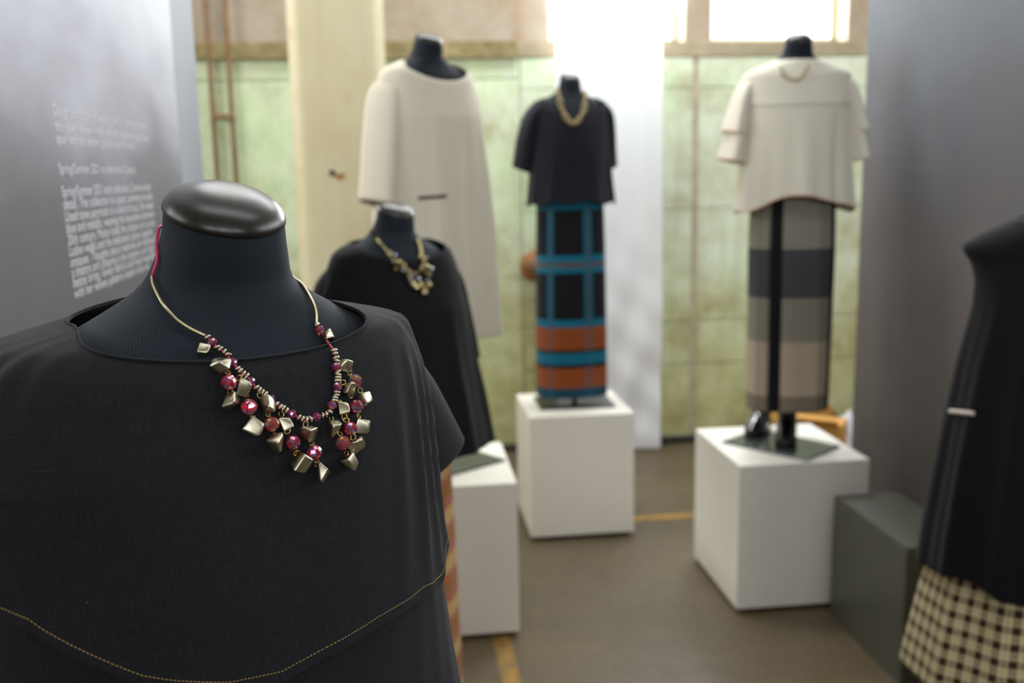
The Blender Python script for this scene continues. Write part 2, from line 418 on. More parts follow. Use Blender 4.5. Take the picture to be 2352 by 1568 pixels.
# rusty flange behind the teal plaid skirt
h = on(1216, 612, 1, YW - .03)
fl = thing('pipe_flange', 'round rust-brown pipe flange on the wall behind the teal plaid skirt', 'flange', (h.x + .035, YW - .016, h.z))
obj('disc', tube_me('disc', [(0, 0, 0), (0, -.03, 0)], .085, 32), plain('orange_rust', S(160, 108, 62), .8, var=.25, scale=40), fl)
obj('stub', tube_me('stub', [(0, -.03, 0), (0, -.09, 0)], .05, 24), M_RUST, fl)

# white drape hanging down the wall between the two windows
def drape():
    x0, x1, y = 0.885, 1.468, 5.40
    V, UV, Fc = [], [], []; nx, nz = 70, 110
    for j in range(nz + 1):
        z = 0.012 + (2.95 - 0.012) * j / nz
        for i in range(nx + 1):
            u = i / nx; x = x0 + (x1 - x0) * u
            low = max(0, 1 - z / 1.5)
            dy = .012 * math.sin(u * 9 + z * .7) + .010 * math.sin(u * 23 + 1.1) * (.4 + .6 * z / 3) + .016 * low * math.sin(z * 9 - u * 7 + 2 * math.sin(u * 5)) + .006 * low * math.sin(z * 23 + u * 11)
            V.append((x + .012 * math.sin(z * 2.1) * (u - .5), y + dy, z)); UV.append((x, z))
    for j in range(nz):
        for i in range(nx):
            a = j * (nx + 1) + i; Fc.append((a, a + 1, a + nx + 2, a + nx + 1))
    t = NT('white_cotton'); t.color(S(245, 246, 255)); t.set(Roughness=.9)
    b = t.n('ShaderNodeBsdfTranslucent'); b.inputs[0].default_value = S(244, 245, 255)
    mx = t.n('ShaderNodeMixShader'); mx.inputs[0].default_value = .32
    t.link(t.b.outputs[0], mx.inputs[1]); t.link(b.outputs[0], mx.inputs[2]); t.link(mx.outputs[0], t.t.nodes['Material Output'].inputs[0])
    return pydata('drape', V, Fc, True, UV), t.m
dm, dmat = drape()
dr = thing('hanging_drape', 'long white cloth drape hanging from window height to the floor', 'drape', (0, 0, 0))
obj('cloth', dm, dmat, dr)
obj('rod', tube_me('rod', [(0.80, 5.40, 2.96), (1.56, 5.40, 2.96)], .012, 12), M_BLACK, dr)
for xx in (0.83, 1.53): obj('rod_bracket', box_me('rod_bracket', (xx - .01, 5.40, 2.95), (xx + .01, YW, 2.97)), M_BLACK, dr)

# ------------------------------------------------------------------ printed panels
def m_height_ramp(name, stops, nscale, amt, tint, zlo, zhi):
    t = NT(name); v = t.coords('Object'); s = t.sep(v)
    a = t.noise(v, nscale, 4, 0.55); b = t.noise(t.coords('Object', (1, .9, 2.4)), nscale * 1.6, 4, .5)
    h = t.math('DIVIDE', t.math('SUBTRACT', s[2], zlo), zhi - zlo)  # sheet colour follows height, broken up by noise blotches
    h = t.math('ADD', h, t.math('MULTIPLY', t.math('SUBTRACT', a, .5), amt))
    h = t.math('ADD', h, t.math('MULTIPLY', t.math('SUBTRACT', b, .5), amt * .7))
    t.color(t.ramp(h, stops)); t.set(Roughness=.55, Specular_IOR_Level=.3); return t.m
PX = -0.50
pn = thing('text_panel', 'tall grey printed panel, paler towards the top, with lines of small white text', 'display panel', (0, 0, 0))
obj('board', box_me('board', (PX - .045, .95, 0.02), (PX, 2.78, 2.7), .004, 1), plain('panel_edge_blue_grey', S(150, 158, 170), .5, var=.03, scale=4), pn)
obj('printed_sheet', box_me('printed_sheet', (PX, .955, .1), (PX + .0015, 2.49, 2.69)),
    m_height_ramp('grey_paler_upward', [(0, S(80, 79, 82)), (.40, S(98, 97, 101)), (.53, S(128, 128, 136)), (.68, S(190, 192, 204)), (.8, S(222, 225, 234)), (1, S(230, 232, 240))], 1.3, .34, None, 0.9, 2.3), pn)  # blotchy grey that gets paler towards the top of the sheet
M_INK = plain('white_ink', S(226, 228, 234), .6, var=.01)
lines = [(262, 'Design exhibition of weaving and of clothing made in'), (300, 'this town, shown in the old mill where the yarn was'), (328, 'spun and the woven goods were finished.'),
         (398, 'Spring/Summer 2021 to colorations Classics'),
         (452, 'Spring/Summer 2021 early collections, Connie kunder-'), (481, 'detail. The collection is a quiet, summery bundle'), (509, 'Used time portraits in a kind of soul, the metal'),
         (536, 'blue and metallic, weaving the boundaries between'), (563, '20th century. Motto holds the artisans and curious'), (589, 'Ladies walks and the dedicated cotton together'),
         (614, 'antiques. Thoughts about materials and mechanical'), (638, 'a theatre and costume in the common and bright'), (661, 'bettie bring, lovely fabrics and hand weavings'), (686, 'with her woven patterns made in the mill.')]
for i, (py, tx) in enumerate(lines):
    xs = 122 + (py - 262) * .12 if py < 350 else 136 + (py - 398) * .125
    p = on(xs, py, 0, PX + .002)
    fc = bpy.data.curves.new('txt', 'FONT'); fc.body = tx; fc.size = .0235 if py > 420 else .022
    tmp = bpy.data.objects.new('txt', fc); COL.objects.link(tmp)
    dg = bpy.context.evaluated_depsgraph_get(); tme = bpy.data.meshes.new_from_object(tmp.evaluated_get(dg))
    bpy.data.objects.remove(tmp); tme.name = 'text_line'
    wid = max(v.co.x for v in tme.vertices); tgt = (.575 if py > 420 else (.52 if py > 380 else .58)) * min(1.0, len(tx) / 48)
    k = tgt / wid
    # stand the line on the panel face: text x -> +y (away from the camera), text y -> +z
    for v in tme.vertices:
        x, y = v.co.x * k, v.co.y
        v.co = Vector((PX + .002, p.y + x, p.z + y))
    obj('text_line', tme, M_INK, pn)
bnr = thing('printed_banner', 'large plain dark grey printed banner at the right side', 'banner', (0, 0, 0))
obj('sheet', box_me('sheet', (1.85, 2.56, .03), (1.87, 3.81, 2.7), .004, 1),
    m_height_ramp('dark_grey_paler_upward', [(0, S(98, 93, 90)), (.3, S(106, 100, 99)), (.45, S(98, 95, 98)), (.62, S(98, 99, 105)), (.8, S(102, 108, 117)), (1, S(108, 116, 126))], 1.5, .5, None, .7, 2.4), bnr)  # blotchy dark grey, slightly paler and bluer towards the top
for yy in (2.58, 3.79): obj('foot', box_me('foot', (1.80, yy - .02, 0), (1.92, yy + .02, .03), .003, 1), M_BLACK, bnr)

# ------------------------------------------------------------------ plinths
def plinth(name, x0, x1, y0, y1, z, mat, label, gap=.018):
    t = thing(name, label, 'plinth', ((x0 + x1) / 2, (y0 + y1) / 2, 0), 0, 'display plinths')
    hx, hy = (x1 - x0) / 2, (y1 - y0) / 2
    for nm, lo, hi in (('top_panel', (-hx, -hy, z - .016), (hx, hy, z)), ('front_panel', (-hx, -hy, gap), (hx, -hy + .016, z - .016)), ('back_panel', (-hx, hy - .016, gap), (hx, hy, z - .016)),
                       ('side_panel', (-hx, -hy + .016, gap), (-hx + .016, hy - .016, z - .016)), ('side_panel', (hx - .016, -hy + .016, gap), (hx, hy - .016, z - .016))):
        obj(nm, box_me(nm, lo, hi, .0012, 1), mat, t)
    obj('recessed_base', box_me('recessed_base', (-hx + .05, -hy + .05, 0), (hx - .05, hy - .05, gap + .004)), M_BLACK, t)
    return t
PZ = .555
plinth('display_plinth', -.10, .381, 3.22, 3.745, PZ, M_WHITE, 'white plinth beside the orange plaid skirt, carrying the long cream tunic figure')
plinth('display_plinth', .543, 1.0, 4.10, 4.56, PZ, M_WHITE, 'white plinth standing under the teal and rust plaid skirt')
plinth('display_plinth', 1.178, 1.66, 3.27, 3.79, PZ, M_WHITE, 'white plinth with black boots on it, next to the dark green block')
plinth('display_plinth', 1.505, 1.738, 2.705, 3.21, .449, plain('dark_olive_grey_board', S(72, 73, 62), .34, var=.04, scale=5), 'low dark olive grey block in front of the dark banner', 0.0)

# ------------------------------------------------------------------ dress forms
def m_knit():
    t = NT('black_knit_jersey')
    v = t.coords('UV', (1, 1, 1), rot=(0, 0, R2(24))); s = t.sep(v)
    ribs = t.math('SINE', t.math('MULTIPLY', s[1], 2 * math.pi / .0016)); ribs2 = t.math('SINE', t.math('MULTIPLY', s[0], 2 * math.pi / .0022))
    w = t.math('ADD', t.math('MULTIPLY', ribs, .5), t.math('MULTIPLY', ribs2, .25))
    n = t.noise(t.coords('UV', (700, 700, 1)), 1, 2)
    w = t.math('ADD', w, t.math('MULTIPLY', n, .8))
    t.color(t.ramp(t.math('MULTIPLY', t.math('ADD', w, .8), .45), [(0.1, S(9, 14, 20)), (.9, S(34, 43, 53))]))
    t.set(Roughness=.85, Specular_IOR_Level=.25, Sheen_Weight=.08); t.bump(w, .2, .0004); return t.m
M_KNIT = m_knit()
def m_cap():
    t = NT('satin_black_cap'); v = t.coords('Object'); n = t.noise(v, 260, 3, .6)
    t.color(t.ramp(n, [(.3, S(20, 19, 15)), (.66, S(28, 26, 21)), (.80, S(80, 72, 54))])); t.set(Roughness=.33, Specular_IOR_Level=.55)
    return t.m
M_CAP = m_cap()
M_STEEL = plain('black_steel', S(30, 30, 32), .35, .6)
FORM = [(0.000, .0450, .0455, .0470, -.021), (0.018, .0465, .0470, .0480, -.019), (0.036, .0500, .0500, .0510, -.014), (0.048, .0530, .0535, .0545, -.008), (0.058, .0575, .0580, .0590, -.003), (0.066, .0660, .0630, .0650, 0),
        (0.074, .0790, .0675, .0710, .002), (0.084, .0970, .0720, .0780, .004), (0.093, .1160, .0770, .0840, .005), (0.103, .1370, .0830, .0900, .006), (0.116, .1520, .0900, .0950, .006), (0.138, .1600, .0985, .0990, .006), (0.178, .1620, .1100, .1030, .005),
        (0.258, .1580, .1310, .1050, 0), (0.328, .150, .126, .10, 0), (0.428, .126, .098, .086, 0), (0.528, .136, .098, .092, 0), (0.608, .132, .094, .090, 0)]
TILT = math.tan(R2(19))
def form_table(ztop, k=1.0): return Table([(ztop - d * k, a * k, bf * k, bb * k, cy * k) for d, a, bf, bb, cy in FORM], .006)
def neck_tilt(ztop, k=1.0):
    def f(p, ph):
        w = min(1, max(0, 1 - (ztop - p.z) / (.074 * k))); w = w * w * (3 - 2 * w)
        return Vector((p.x, p.y, p.z + TILT * (p.y + .01 * k) * w))
    return f
def rot2(x, y, a): return (x * math.cos(a) - y * math.sin(a), x * math.sin(a) + y * math.cos(a))
def dress_form(label, loc, rz, ztop, zbase, k=1.0, plate=None, plate_at=(0, 0), pole_at=(0, 0)):
    t = thing('dress_form', label, 'mannequin', (loc[0], loc[1], 0), rz, 'black dress forms')
    T = form_table(ztop, k); zm = neck_tilt(ztop, k)
    obj('torso', shell_me('torso', T, lambda p: ztop, lambda p: ztop - .60 * k, 96, 110, 2.15, 0, None, zmap=zm), M_KNIT, t)
    V, Fc = [], []; n = 64
    prof = [(1.0, -.0025), (1.03, -.002), (1.045, -.0005), (1.045, .0008), (1.035, .0026), (1.0, .0056), (.93, .0092), (.84, .0122), (.72, .0148), (.56, .0170), (.38, .0182), (.18, .0188)]
    a, bf, bb, cy = T(ztop)
    for r, hh in prof:
        for i in range(n):
            ph = 2 * math.pi * i / n; s, c = math.sin(ph), math.cos(ph)
            x = a * r * s; y = cy - (bf if c > 0 else bb) * r * c
            V.append((x, y + TILT * -hh * k * .9, ztop + hh * k + TILT * (y + .01 * k)))
    for j in range(len(prof) - 1):
        for i in range(n):
            i2 = (i + 1) % n; Fc.append((j * n + i, j * n + i2, (j + 1) * n + i2, (j + 1) * n + i))
    Fc.append(tuple((len(prof) - 1) * n + i for i in range(n)))
    obj('neck_cap', pydata('neck_cap', V, Fc), M_CAP, t)
    obj('pole', tube_me('pole', [(pole_at[0], pole_at[1], zbase + .008), (pole_at[0], pole_at[1], ztop - .9 * k), (0, 0, ztop - .8 * k), (0, 0, ztop - .56 * k)], .011, 16), M_STEEL, t)
    if plate:
        hx, hy, ang = plate
        p = obj('base_plate', box_me('base_plate', (-hx, -hy, 0), (hx, hy, .008), .0015, 1), M_DARKGLOSS, t)
        q_ = rot2(plate_at[0], plate_at[1], -rz); p.location = (q_[0], q_[1], zbase); p.rotation_euler = (0, 0, ang - rz)
    else:
        obj('base_plate', tube_me('base_plate', [(0, 0, zbase), (0, 0, zbase + .008)], .15, 40), M_DARKGLOSS, t)
    return t


# ================================================================== NEAR FIGURE
NA = R2(33.0); NO = (-.1445, .836); NZ = 1.566
near = dress_form('nearest black dress form with satin neck cap, wearing the black linen top', NO, NA, NZ + .008, 0.0)
M_LINEN = cloth('black_linen', S(3, 3, 5), S(32, 34, 38), 1300, .62, .6, .06, .9, True)
GR = [(.055, .068, .070, .072), (.066, .088, .075, .078), (.074, .105, .079, .084), (.080, .126, .082, .089), (.087, .148, .087, .094), (.097, .161, .094, .100), (.112, .166, .103, .106), (.135, .171, .110, .110), (.16, .173, .118, .112), (.21, .175, .129, .115),
      (.27, .179, .141, .118), (.33, .186, .148, .122), (.40, .196, .153, .130), (.50, .213, .161, .142), (.65, .240, .175, .165), (.95, .28, .20, .20)]
GT = Table([(NZ - d, a, bf, bb, 0.002) for d, a, bf, bb in GR], .008)
def near_fold(ph, z):
    d = NZ - z; f = 0.0
    sr = max(0.0, math.sin(ph)); f -= sr * sr * .026 * (1 - min(1, max(0, (d - .074) / .018)))
    # the overlay is pulled wider over the right shoulder (image left)
    sd = max(0.0, -math.sin(ph)); f += sd * sd * (.018 * min(1, max(0, (d - .074) / .012)) + .026 * min(1, max(0, (d - .085) / .09)))
    k = min(1, max(0, (d - .10) / .08)) * (1 - .85 * min(1, max(0, (d - .22) / .10)))
    # diagonal drag folds running down from the left shoulder (image right)
    for c0, wdt, amp in ((.80, .045, .0060), (.98, .035, .0050), (1.16, .045, .0065), (.60, .06, .0030), (1.32, .03, .0035)):
        c = c0 - (d - .12) * 1.1
        f += amp * k * math.exp(-((ph - c) / wdt) ** 2)
    f += .0022 * k * math.sin(3 * ph + 9 * d) + .0012 * k * math.sin(7 * ph - 12 * d + 1)
    # puckers where the neckline is gathered on the shoulder
    g = math.exp(-((d - .10) / .02) ** 2)
    f += .0026 * g * math.sin(30 * ph) * math.exp(-((abs(ph) - 1.35) / .35) ** 2)
    f += .004 * math.exp(-((d - .085) / .014) ** 2) * math.exp(-((abs(ph) - 2.2) / .5) ** 2)
    return f
def neck_top(ph):
    c = math.cos(ph)
    w = abs(c) ** (3.2 if ph > 0 and c > 0 else 2)
    return NZ - ((.100 if c > 0 else .066) * w + .0745 * (1 - w))
def near_m(o=None): return Matrix.Translation((NO[0], NO[1], 0)) @ Matrix.Rotation(NA, 4, 'Z')
MN = near_m(); MNI = MN.inverted()
def bvh_of(me, mat):
    bm = bmesh.new(); bm.from_mesh(me); bm.transform(mat); b = BVHTree.FromBMesh(bm); bm.free(); return b
full = shell_me('tmp_full', GT, neck_top, lambda p: NZ - .8, 160, 150, 2.2, 0, near_fold)
B_full = bvh_of(full, MN)
hem_px = [(0, 1385), (60, 1408), (110, 1434), (170, 1468), (230, 1497), (330, 1538), (400, 1549), (520, 1554), (640, 1530), (750, 1470), (850, 1410), (950, 1345), (992, 1318)]
hp, hz = [], []
for px, py in hem_px:
    hit = B_full.ray_cast(Vector(CAM), Vector(ray(px, py)))
    if hit[0] is None: continue
    l = MNI @ hit[0]; a_, bf_, bb_, cy_ = GT(l.z)
    x_ = spow(max(-1, min(1, l.x / a_)), 1.1); y_ = spow(max(-1, min(1, (cy_ - l.y) / (bf_ if l.y < cy_ else bb_))), 1.1)
    hp.append(math.atan2(x_, y_)); hz.append(l.z)
bpy.data.meshes.remove(full)
o_ = np.argsort(hp); hp = np.array(hp)[o_]; hz = np.array(hz)[o_]
hp = np.concatenate([[-math.pi], [hp[0] - .5], hp, [hp[-1] + .35], [math.pi]]); hz = np.concatenate([[hz[0] + .03], [hz[0] + .03], hz, [hz[-1] + .03], [hz[0] + .03]])
def stitch_z(ph): return float(np.interp(ph, hp, hz))
def hem_z(ph): return stitch_z(ph) - .0085
top = thing('linen_top', 'black linen top with a curved yellow-stitched overlay on the nearest dress form', 'top', (NO[0], NO[1], 0), NA, 'garments on the dress forms')
def over_fold(ph, z):
    e = max(0, 1 - abs(z - hem_z(ph)) / .012)
    return near_fold(ph, z) + .0035 + .0012 * e
ov_me = shell_me('overlay', GT, neck_top, hem_z, 224, 150, 2.2, .003, over_fold)
ov = obj('overlay', ov_me, M_LINEN, top); solid(ov, .0015)
un_me = shell_me('under_layer', GT, lambda p: min(NZ - .16, hem_z(p) + .06), lambda p: NZ - .80, 160, 90, 2.2, -.003, near_fold)
solid(obj('under_layer', un_me, M_LINEN, top), .0012)
# rolled neckline binding
npts = []
for i in range(97):
    ph = -math.pi + 2 * math.pi * i / 96
    z = neck_top(ph); p = shell_pt(GT, ph, z, 2.2, .004, over_fold); npts.append(p)
obj('neckline_binding', tube_me('neckline_binding', npts, .0011, 8, False), M_LINEN, ov)
# stitches along the overlay hem
bm = bmesh.new()
ph = -1.6
while ph < 1.75:
    z = stitch_z(ph); p = shell_pt(GT, ph, z, 2.2, .0045, over_fold); ph2 = ph + .0085
    q = shell_pt(GT, ph2, stitch_z(ph2), 2.2, .0045, over_fold)
    d = (q - p).normalized(); nrm = Vector((p.x, p.y, 0)).normalized(); w = d.cross(nrm).normalized() * .00032
    vv = [bm.verts.new(p + w), bm.verts.new(p - w), bm.verts.new(q - w), bm.verts.new(q + w)]
    vt = [bm.verts.new(v.co + nrm * .0004) for v in vv]
    bm.faces.new(vt)
    for i in range(4): bm.faces.new((vv[i], vv[(i + 1) % 4], vt[(i + 1) % 4], vt[i]))
    ph += .0135
sme = bpy.data.meshes.new('hem_stitching'); bm.to_mesh(sme); bm.free()
tag(obj('hem_stitching', sme, plain('straw_thread', S(150, 128, 70), .8), ov), 'straw yellow stitching', kind='stuff')
# sleeves
def near_sleeve(side):
    sx = side
    secs = [((.110 * sx, .012, NZ - .108), (.022 * sx, 0, .018), (0, -.050, 0)),
            ((.138 * sx, .016, NZ - .140), (.038 * sx, 0, .018), (0, -.050, 0)),
            ((.166 * sx, .016, NZ - .184), (.050 * sx, 0, .018), (0, -.040, 0)),
            ((.192 * sx, .012, NZ - .256), (.060 * sx, 0, .022), (0, -.028, -.002))]
    if side < 0: secs = [((x * 1.22, y, z - (k * .035)), (a * 1.25, b, c), e) for k, ((x, y, z), (a, b, c), e) in enumerate(secs)]
    return solid(obj('sleeve', sleeve_me('sleeve', secs, 56, 12, .05, 3), M_LINEN, top), .0015)
near_sleeve(1); near_sleeve(-1)

# ------------------------------------------------------------------ bead necklace on the near figure
B_top = bvh_of(ov_me, MN)
tor = [c for c in near.children if c.name.startswith('torso')][0]
B_tor = bvh_of(tor.data, MN)
def hit(px, py, lift=0.0):
    """point of the chest under a pixel, lifted off the cloth"""
    o, d = Vector(CAM), Vector(ray(px, py)); best = None
    for b in (B_top, B_tor):
        r = b.ray_cast(o, d)
        if r[0] is not None and (best is None or r[3] < best[3]): best = r
    if best is None: return None
    nrm = best[1] if best[1].dot(d) < 0 else -best[1]
    return best[0] - d * (lift / max(.35, -nrm.dot(d))), nrm
def m_pewter():
    t = NT('antique_pewter'); v = t.coords('Object'); n = t.noise(v, 420, 4, .6); n2 = t.noise(v, 90, 3)
    t.color(t.ramp(n, [(.3, S(160, 154, 130)), (.6, S(212, 207, 184)), (.8, S(234, 231, 218))])); t.set(Metallic=1.0)
    t.link(t.ramp(n2, [(.3, (.18,) * 3 + (1,)), (.7, (.36,) * 3 + (1,))]), t.b.inputs['Roughness']); t.bump(n, .12, .0004); return t.m
M_PEW = m_pewter()
M_BRASS = plain('gold_wire', S(206, 178, 104), .28, 1.0, .1, 200)
M_TUBE = plain('antique_silver_tube', S(186, 174, 140), .3, 1.0, .12, 120)
M_CORD = plain('pink_leather_cord', S(196, 50, 92), .5, 0, .12, 400)
def m_bead(name, c1, c2, film):
    t = NT(name); v = t.coords('Object')
    n = t.noise(v, 130, 2)
    t.color(t.ramp(n, [(.35, c1), (.65, c2)]))
    t.set(Roughness=.05, IOR=1.55, Transmission_Weight=.7, Specular_IOR_Level=.8, Coat_Weight=.8, Coat_Roughness=.03)
    try: t.set(Thin_Film_Thickness=film, Thin_Film_IOR=1.9)
    except Exception: pass
    return t.m
M_BEADS = {'r': m_bead('ruby_faceted_glass', S(196, 18, 66), S(224, 70, 92), 430.0), 'p': m_bead('purple_faceted_glass', S(132, 46, 150), S(186, 70, 150), 560.0),
           'b': m_bead('blue_purple_faceted_glass', S(80, 70, 170), S(170, 80, 150), 330.0), 'k': m_bead('pink_faceted_glass', S(196, 48, 86), S(216, 96, 110), 250.0)}
def bead_mesh(name, r, squash=1.0):
    bm = bmesh.new(); bmesh.ops.create_uvsphere(bm, u_segments=10, v_segments=7, radius=r)
    for v in bm.verts: v.co.z *= squash
    me = bpy.data.meshes.new(name); bm.to_mesh(me); bm.free(); return me
def coat_facets(me, mats, share, seed):
    rn = random.Random(seed)
    for m in mats: me.materials.append(m)
    for p in me.polygons:
        if rn.random() < share: p.material_index = rn.randrange(1, len(me.materials))
def nugget_mesh(seed):
    rnd = random.Random(seed); bm = bmesh.new(); pts = []
    for sx in (-1, 1):
        for sy in (-1, 1):
            for sz in (-1, 1):
                pts.append((sx * rnd.uniform(.62, 1.0), sy * rnd.uniform(.6, 1.0), sz * rnd.uniform(.62, 1.0)))
    k = rnd.randrange(8); pts[k] = tuple(c * .45 for c in pts[k])
    for p in pts: bm.verts.new(p)
    r = bmesh.ops.convex_hull(bm, input=list(bm.verts))
    for v in [v for v in bm.verts if not v.link_faces]: bm.verts.remove(v)
    bmesh.ops.dissolve_limit(bm, angle_limit=R2(20), verts=list(bm.verts), edges=list(bm.edges))
    bmesh.ops.bevel(bm, geom=list(bm.edges), offset=.2, segments=3, profile=.55, affect='EDGES', clamp_overlap=True)
    for f in bm.faces: f.smooth = True
    me = bpy.data.meshes.new('nugget'); bm.to_mesh(me); bm.free(); me.materials.append(M_PEW); return me
NUG = [nugget_mesh(s) for s in (3, 11, 24, 37, 52, 68)]
def torus_mesh(name, R, r, nR=18, nr=8):
    V, Fc = [], []
    for i in range(nR):
        a = 2 * math.pi * i / nR
        for j in range(nr):
            b = 2 * math.pi * j / nr; V.append(((R + r * math.cos(b)) * math.cos(a), (R + r * math.cos(b)) * math.sin(a), r * math.sin(b)))
    for i in range(nR):
        for j in range(nr):
            Fc.append((i * nr + j, ((i + 1) % nR) * nr + j, ((i + 1) % nR) * nr + (j + 1) % nr, i * nr + (j + 1) % nr))
    return pydata(name, V, Fc)
def disc_mesh():
    V, Fc = [], []; n = 14
    prof = [(.18, -.3), (.75, -.34), (1, -.16), (1, .16), (.75, .34), (.18, .3)]
    for r, z in prof:
        for i in range(n):
            a = 2 * math.pi * i / n; V.append((r * math.cos(a), r * math.sin(a), z))
    m = len(prof)
    for j in range(m):
        for i in range(n):
            Fc.append((j * n + i, j * n + (i + 1) % n, ((j + 1) % m) * n + (i + 1) % n, ((j + 1) % m) * n + i))
    return pydata('disc', V, Fc)
ME_RING = torus_mesh('link_ring', .00175, .00038); ME_RING.materials.append(M_BRASS)
ME_DISC = disc_mesh(); ME_DISC.materials.append(M_PEW)
ME_BEAD = {}
M_FILM = [m_bead('film_' + n, c, c2, f) for n, c, c2, f in (('amber', S(214, 120, 40), S(230, 160, 60), 300.0), ('teal', S(50, 120, 160), S(110, 190, 200), 420.0), ('violet', S(120, 70, 190), S(170, 110, 210), 520.0))]
for k, m in M_BEADS.items():
    for sz, r in (('s', 1.0), ('l', 1.0)):
        b = bead_mesh('glass_bead', 1.0, .92 if sz == 's' else .96); b.materials.append(m); coat_facets(b, M_FILM, .28, len(ME_BEAD) + 3); ME_BEAD[k + sz] = b
org = hit(640, 900)[0]
NK = thing('bead_necklace', 'silver nugget and pink glass bead necklace on the nearest black linen top', 'necklace', org, 0, 'necklaces on the dress forms')
def put(name, me, loc, rot=None, scale=1.0):
    o = bpy.data.objects.new(name, me); COL.objects.link(o); o.parent = NK; o.location = Vector(loc) - org
    if rot is not None: o.rotation_mode = 'QUATERNION'; o.rotation_quaternion = rot
    o.scale = (scale,) * 3 if isinstance(scale, (int, float)) else scale
    return o
MPP = lambda p: (Vector(p) - Vector(CAM)).dot(Vector(RW @ np.array([0, 0, 1]))) / FPX     # metres per pixel at a point
strand = [('d', 477, 775), ('k', 487, 785), ('d', 498, 797), ('d', 506, 803), ('d', 515, 809), ('d', 524, 818), ('p', 534.6, 832), ('d', 545, 846), ('d', 551, 852), ('d', 558, 858), ('d', 565, 864), ('p', 575, 876),
          ('d', 587, 889), ('d', 594, 895), ('d', 602, 900), ('d', 609, 906), ('b', 622, 916), ('d', 635, 928), ('d', 642, 933), ('d', 650, 938), ('d', 657, 942), ('p', 670, 950), ('d', 685, 958), ('d', 694, 962), ('d', 703, 964),
          ('d', 711, 963), ('p', 726, 957), ('d', 740, 954), ('d', 748, 951), ('d', 757, 945), ('k', 762, 931), ('d', 767, 921), ('d', 769, 914), ('d', 772, 907), ('d', 773, 900), ('p', 774.5, 887), ('d', 774.5, 875), ('d', 775, 868),
          ('d', 775.5, 861), ('d', 774.5, 854), ('r', 772, 842), ('d', 773, 830), ('d', 771, 822), ('d', 769, 813), ('d', 767, 805), ('c', 758, 793), ('c', 748, 779), ('k', 734, 758), ('d', 727, 746)]
P3 = []
for k, px, py in strand:
    h_ = hit(px, py, .0042); P3.append(h_[0])
for i, (k, px, py) in enumerate(strand):
    p = P3[i]; tan = (P3[min(i + 1, len(P3) - 1)] - P3[max(i - 1, 0)]).normalized()
    tan = (tan + Vector((random.uniform(-.25, .25), random.uniform(-.25, .25), random.uniform(-.25, .25)))).normalized()
    q = tan.to_track_quat('Z', 'Y'); m = MPP(p)
    if k == 'd': put('spacer_disc', ME_DISC, p, q, (9.4 * m * random.uniform(.9, 1.1), 9.4 * m * random.uniform(.85, 1.1), 9.5 * m))
    elif k != 'c': put('glass_bead', ME_BEAD[k + 's'], p, q, 11.6 * m)
obj_c = obj('cord', tube_me('cord', [p - org for p in catmull(P3, 3)], .00085, 8), M_CORD, NK)
def rest(pxs, lift, sub=6):
    return [hit(px, py, lift)[0] - org for px, py in pxs]
lt = rest([(349, 634), (353, 656), (372, 694), (392, 719), (410, 737), (440, 756), (471, 771)], .0028)
obj('metal_tube', tube_me('metal_tube', catmull(lt, 6), 4.3 * MPP(lt[3] + org), 12), M_TUBE, NK)
# right-hand tube leaves the shoulder and arches round behind the neck
r_end = hit(726, 745, .003)[0]; r_mid = hit(712, 684, .002)
def along(px, py, depth_pt):
    d = Vector(ray(px, py)); a = Vector(RW @ np.array([0, 0, 1])); return Vector(CAM) + d * ((depth_pt - Vector(CAM)).dot(a) / d.dot(a))
zaxis = Vector(RW @ np.array([0, 0, 1]))
rt = [r_end]; dep = r_end
for px, py, dz in ((725, 716, 0), (714, 686, 0), (694, 654, .010), (676, 640, .022), (656, 629, .034)):
    h_ = hit(px, py, .0035) if dz == 0 else None
    q = h_[0] if h_ else along(px, py, rt[2] + zaxis * dz)
    rt.append(q)
NFT = form_table(NZ + .008); NFM = neck_tilt(NZ + .008)
def neck_pt(ph, z, off): return MN @ NFM(shell_pt(NFT, ph, z, 2.15, off), ph)
zr = (MNI @ rt[-1]).z
obj('metal_tube', tube_me('metal_tube', [p - org for p in catmull(rt + [neck_pt(2.55, zr + .004, .006)], 6)], 4.2 * MPP(r_end), 12), M_TUBE, NK)
c0 = lt[0] + org; zc = (MNI @ c0).z
back = [c0]
l0 = MNI @ c0; f0 = math.atan2(l0.x, -l0.y)
for w in (.12, .24, .36, .48, .62, .78, .95): back.append(neck_pt(f0 * (1 - w) + -math.pi * w, zc + .030 * min(1, w / .36) ** .8, .0022))
back.append(neck_pt(2.85, zr + .006, .004)); back.append(neck_pt(2.55, zr + .004, .006))
obj('cord', tube_me('cord', [p - org for p in catmull(back, 6)], .0013, 8), M_CORD, NK)
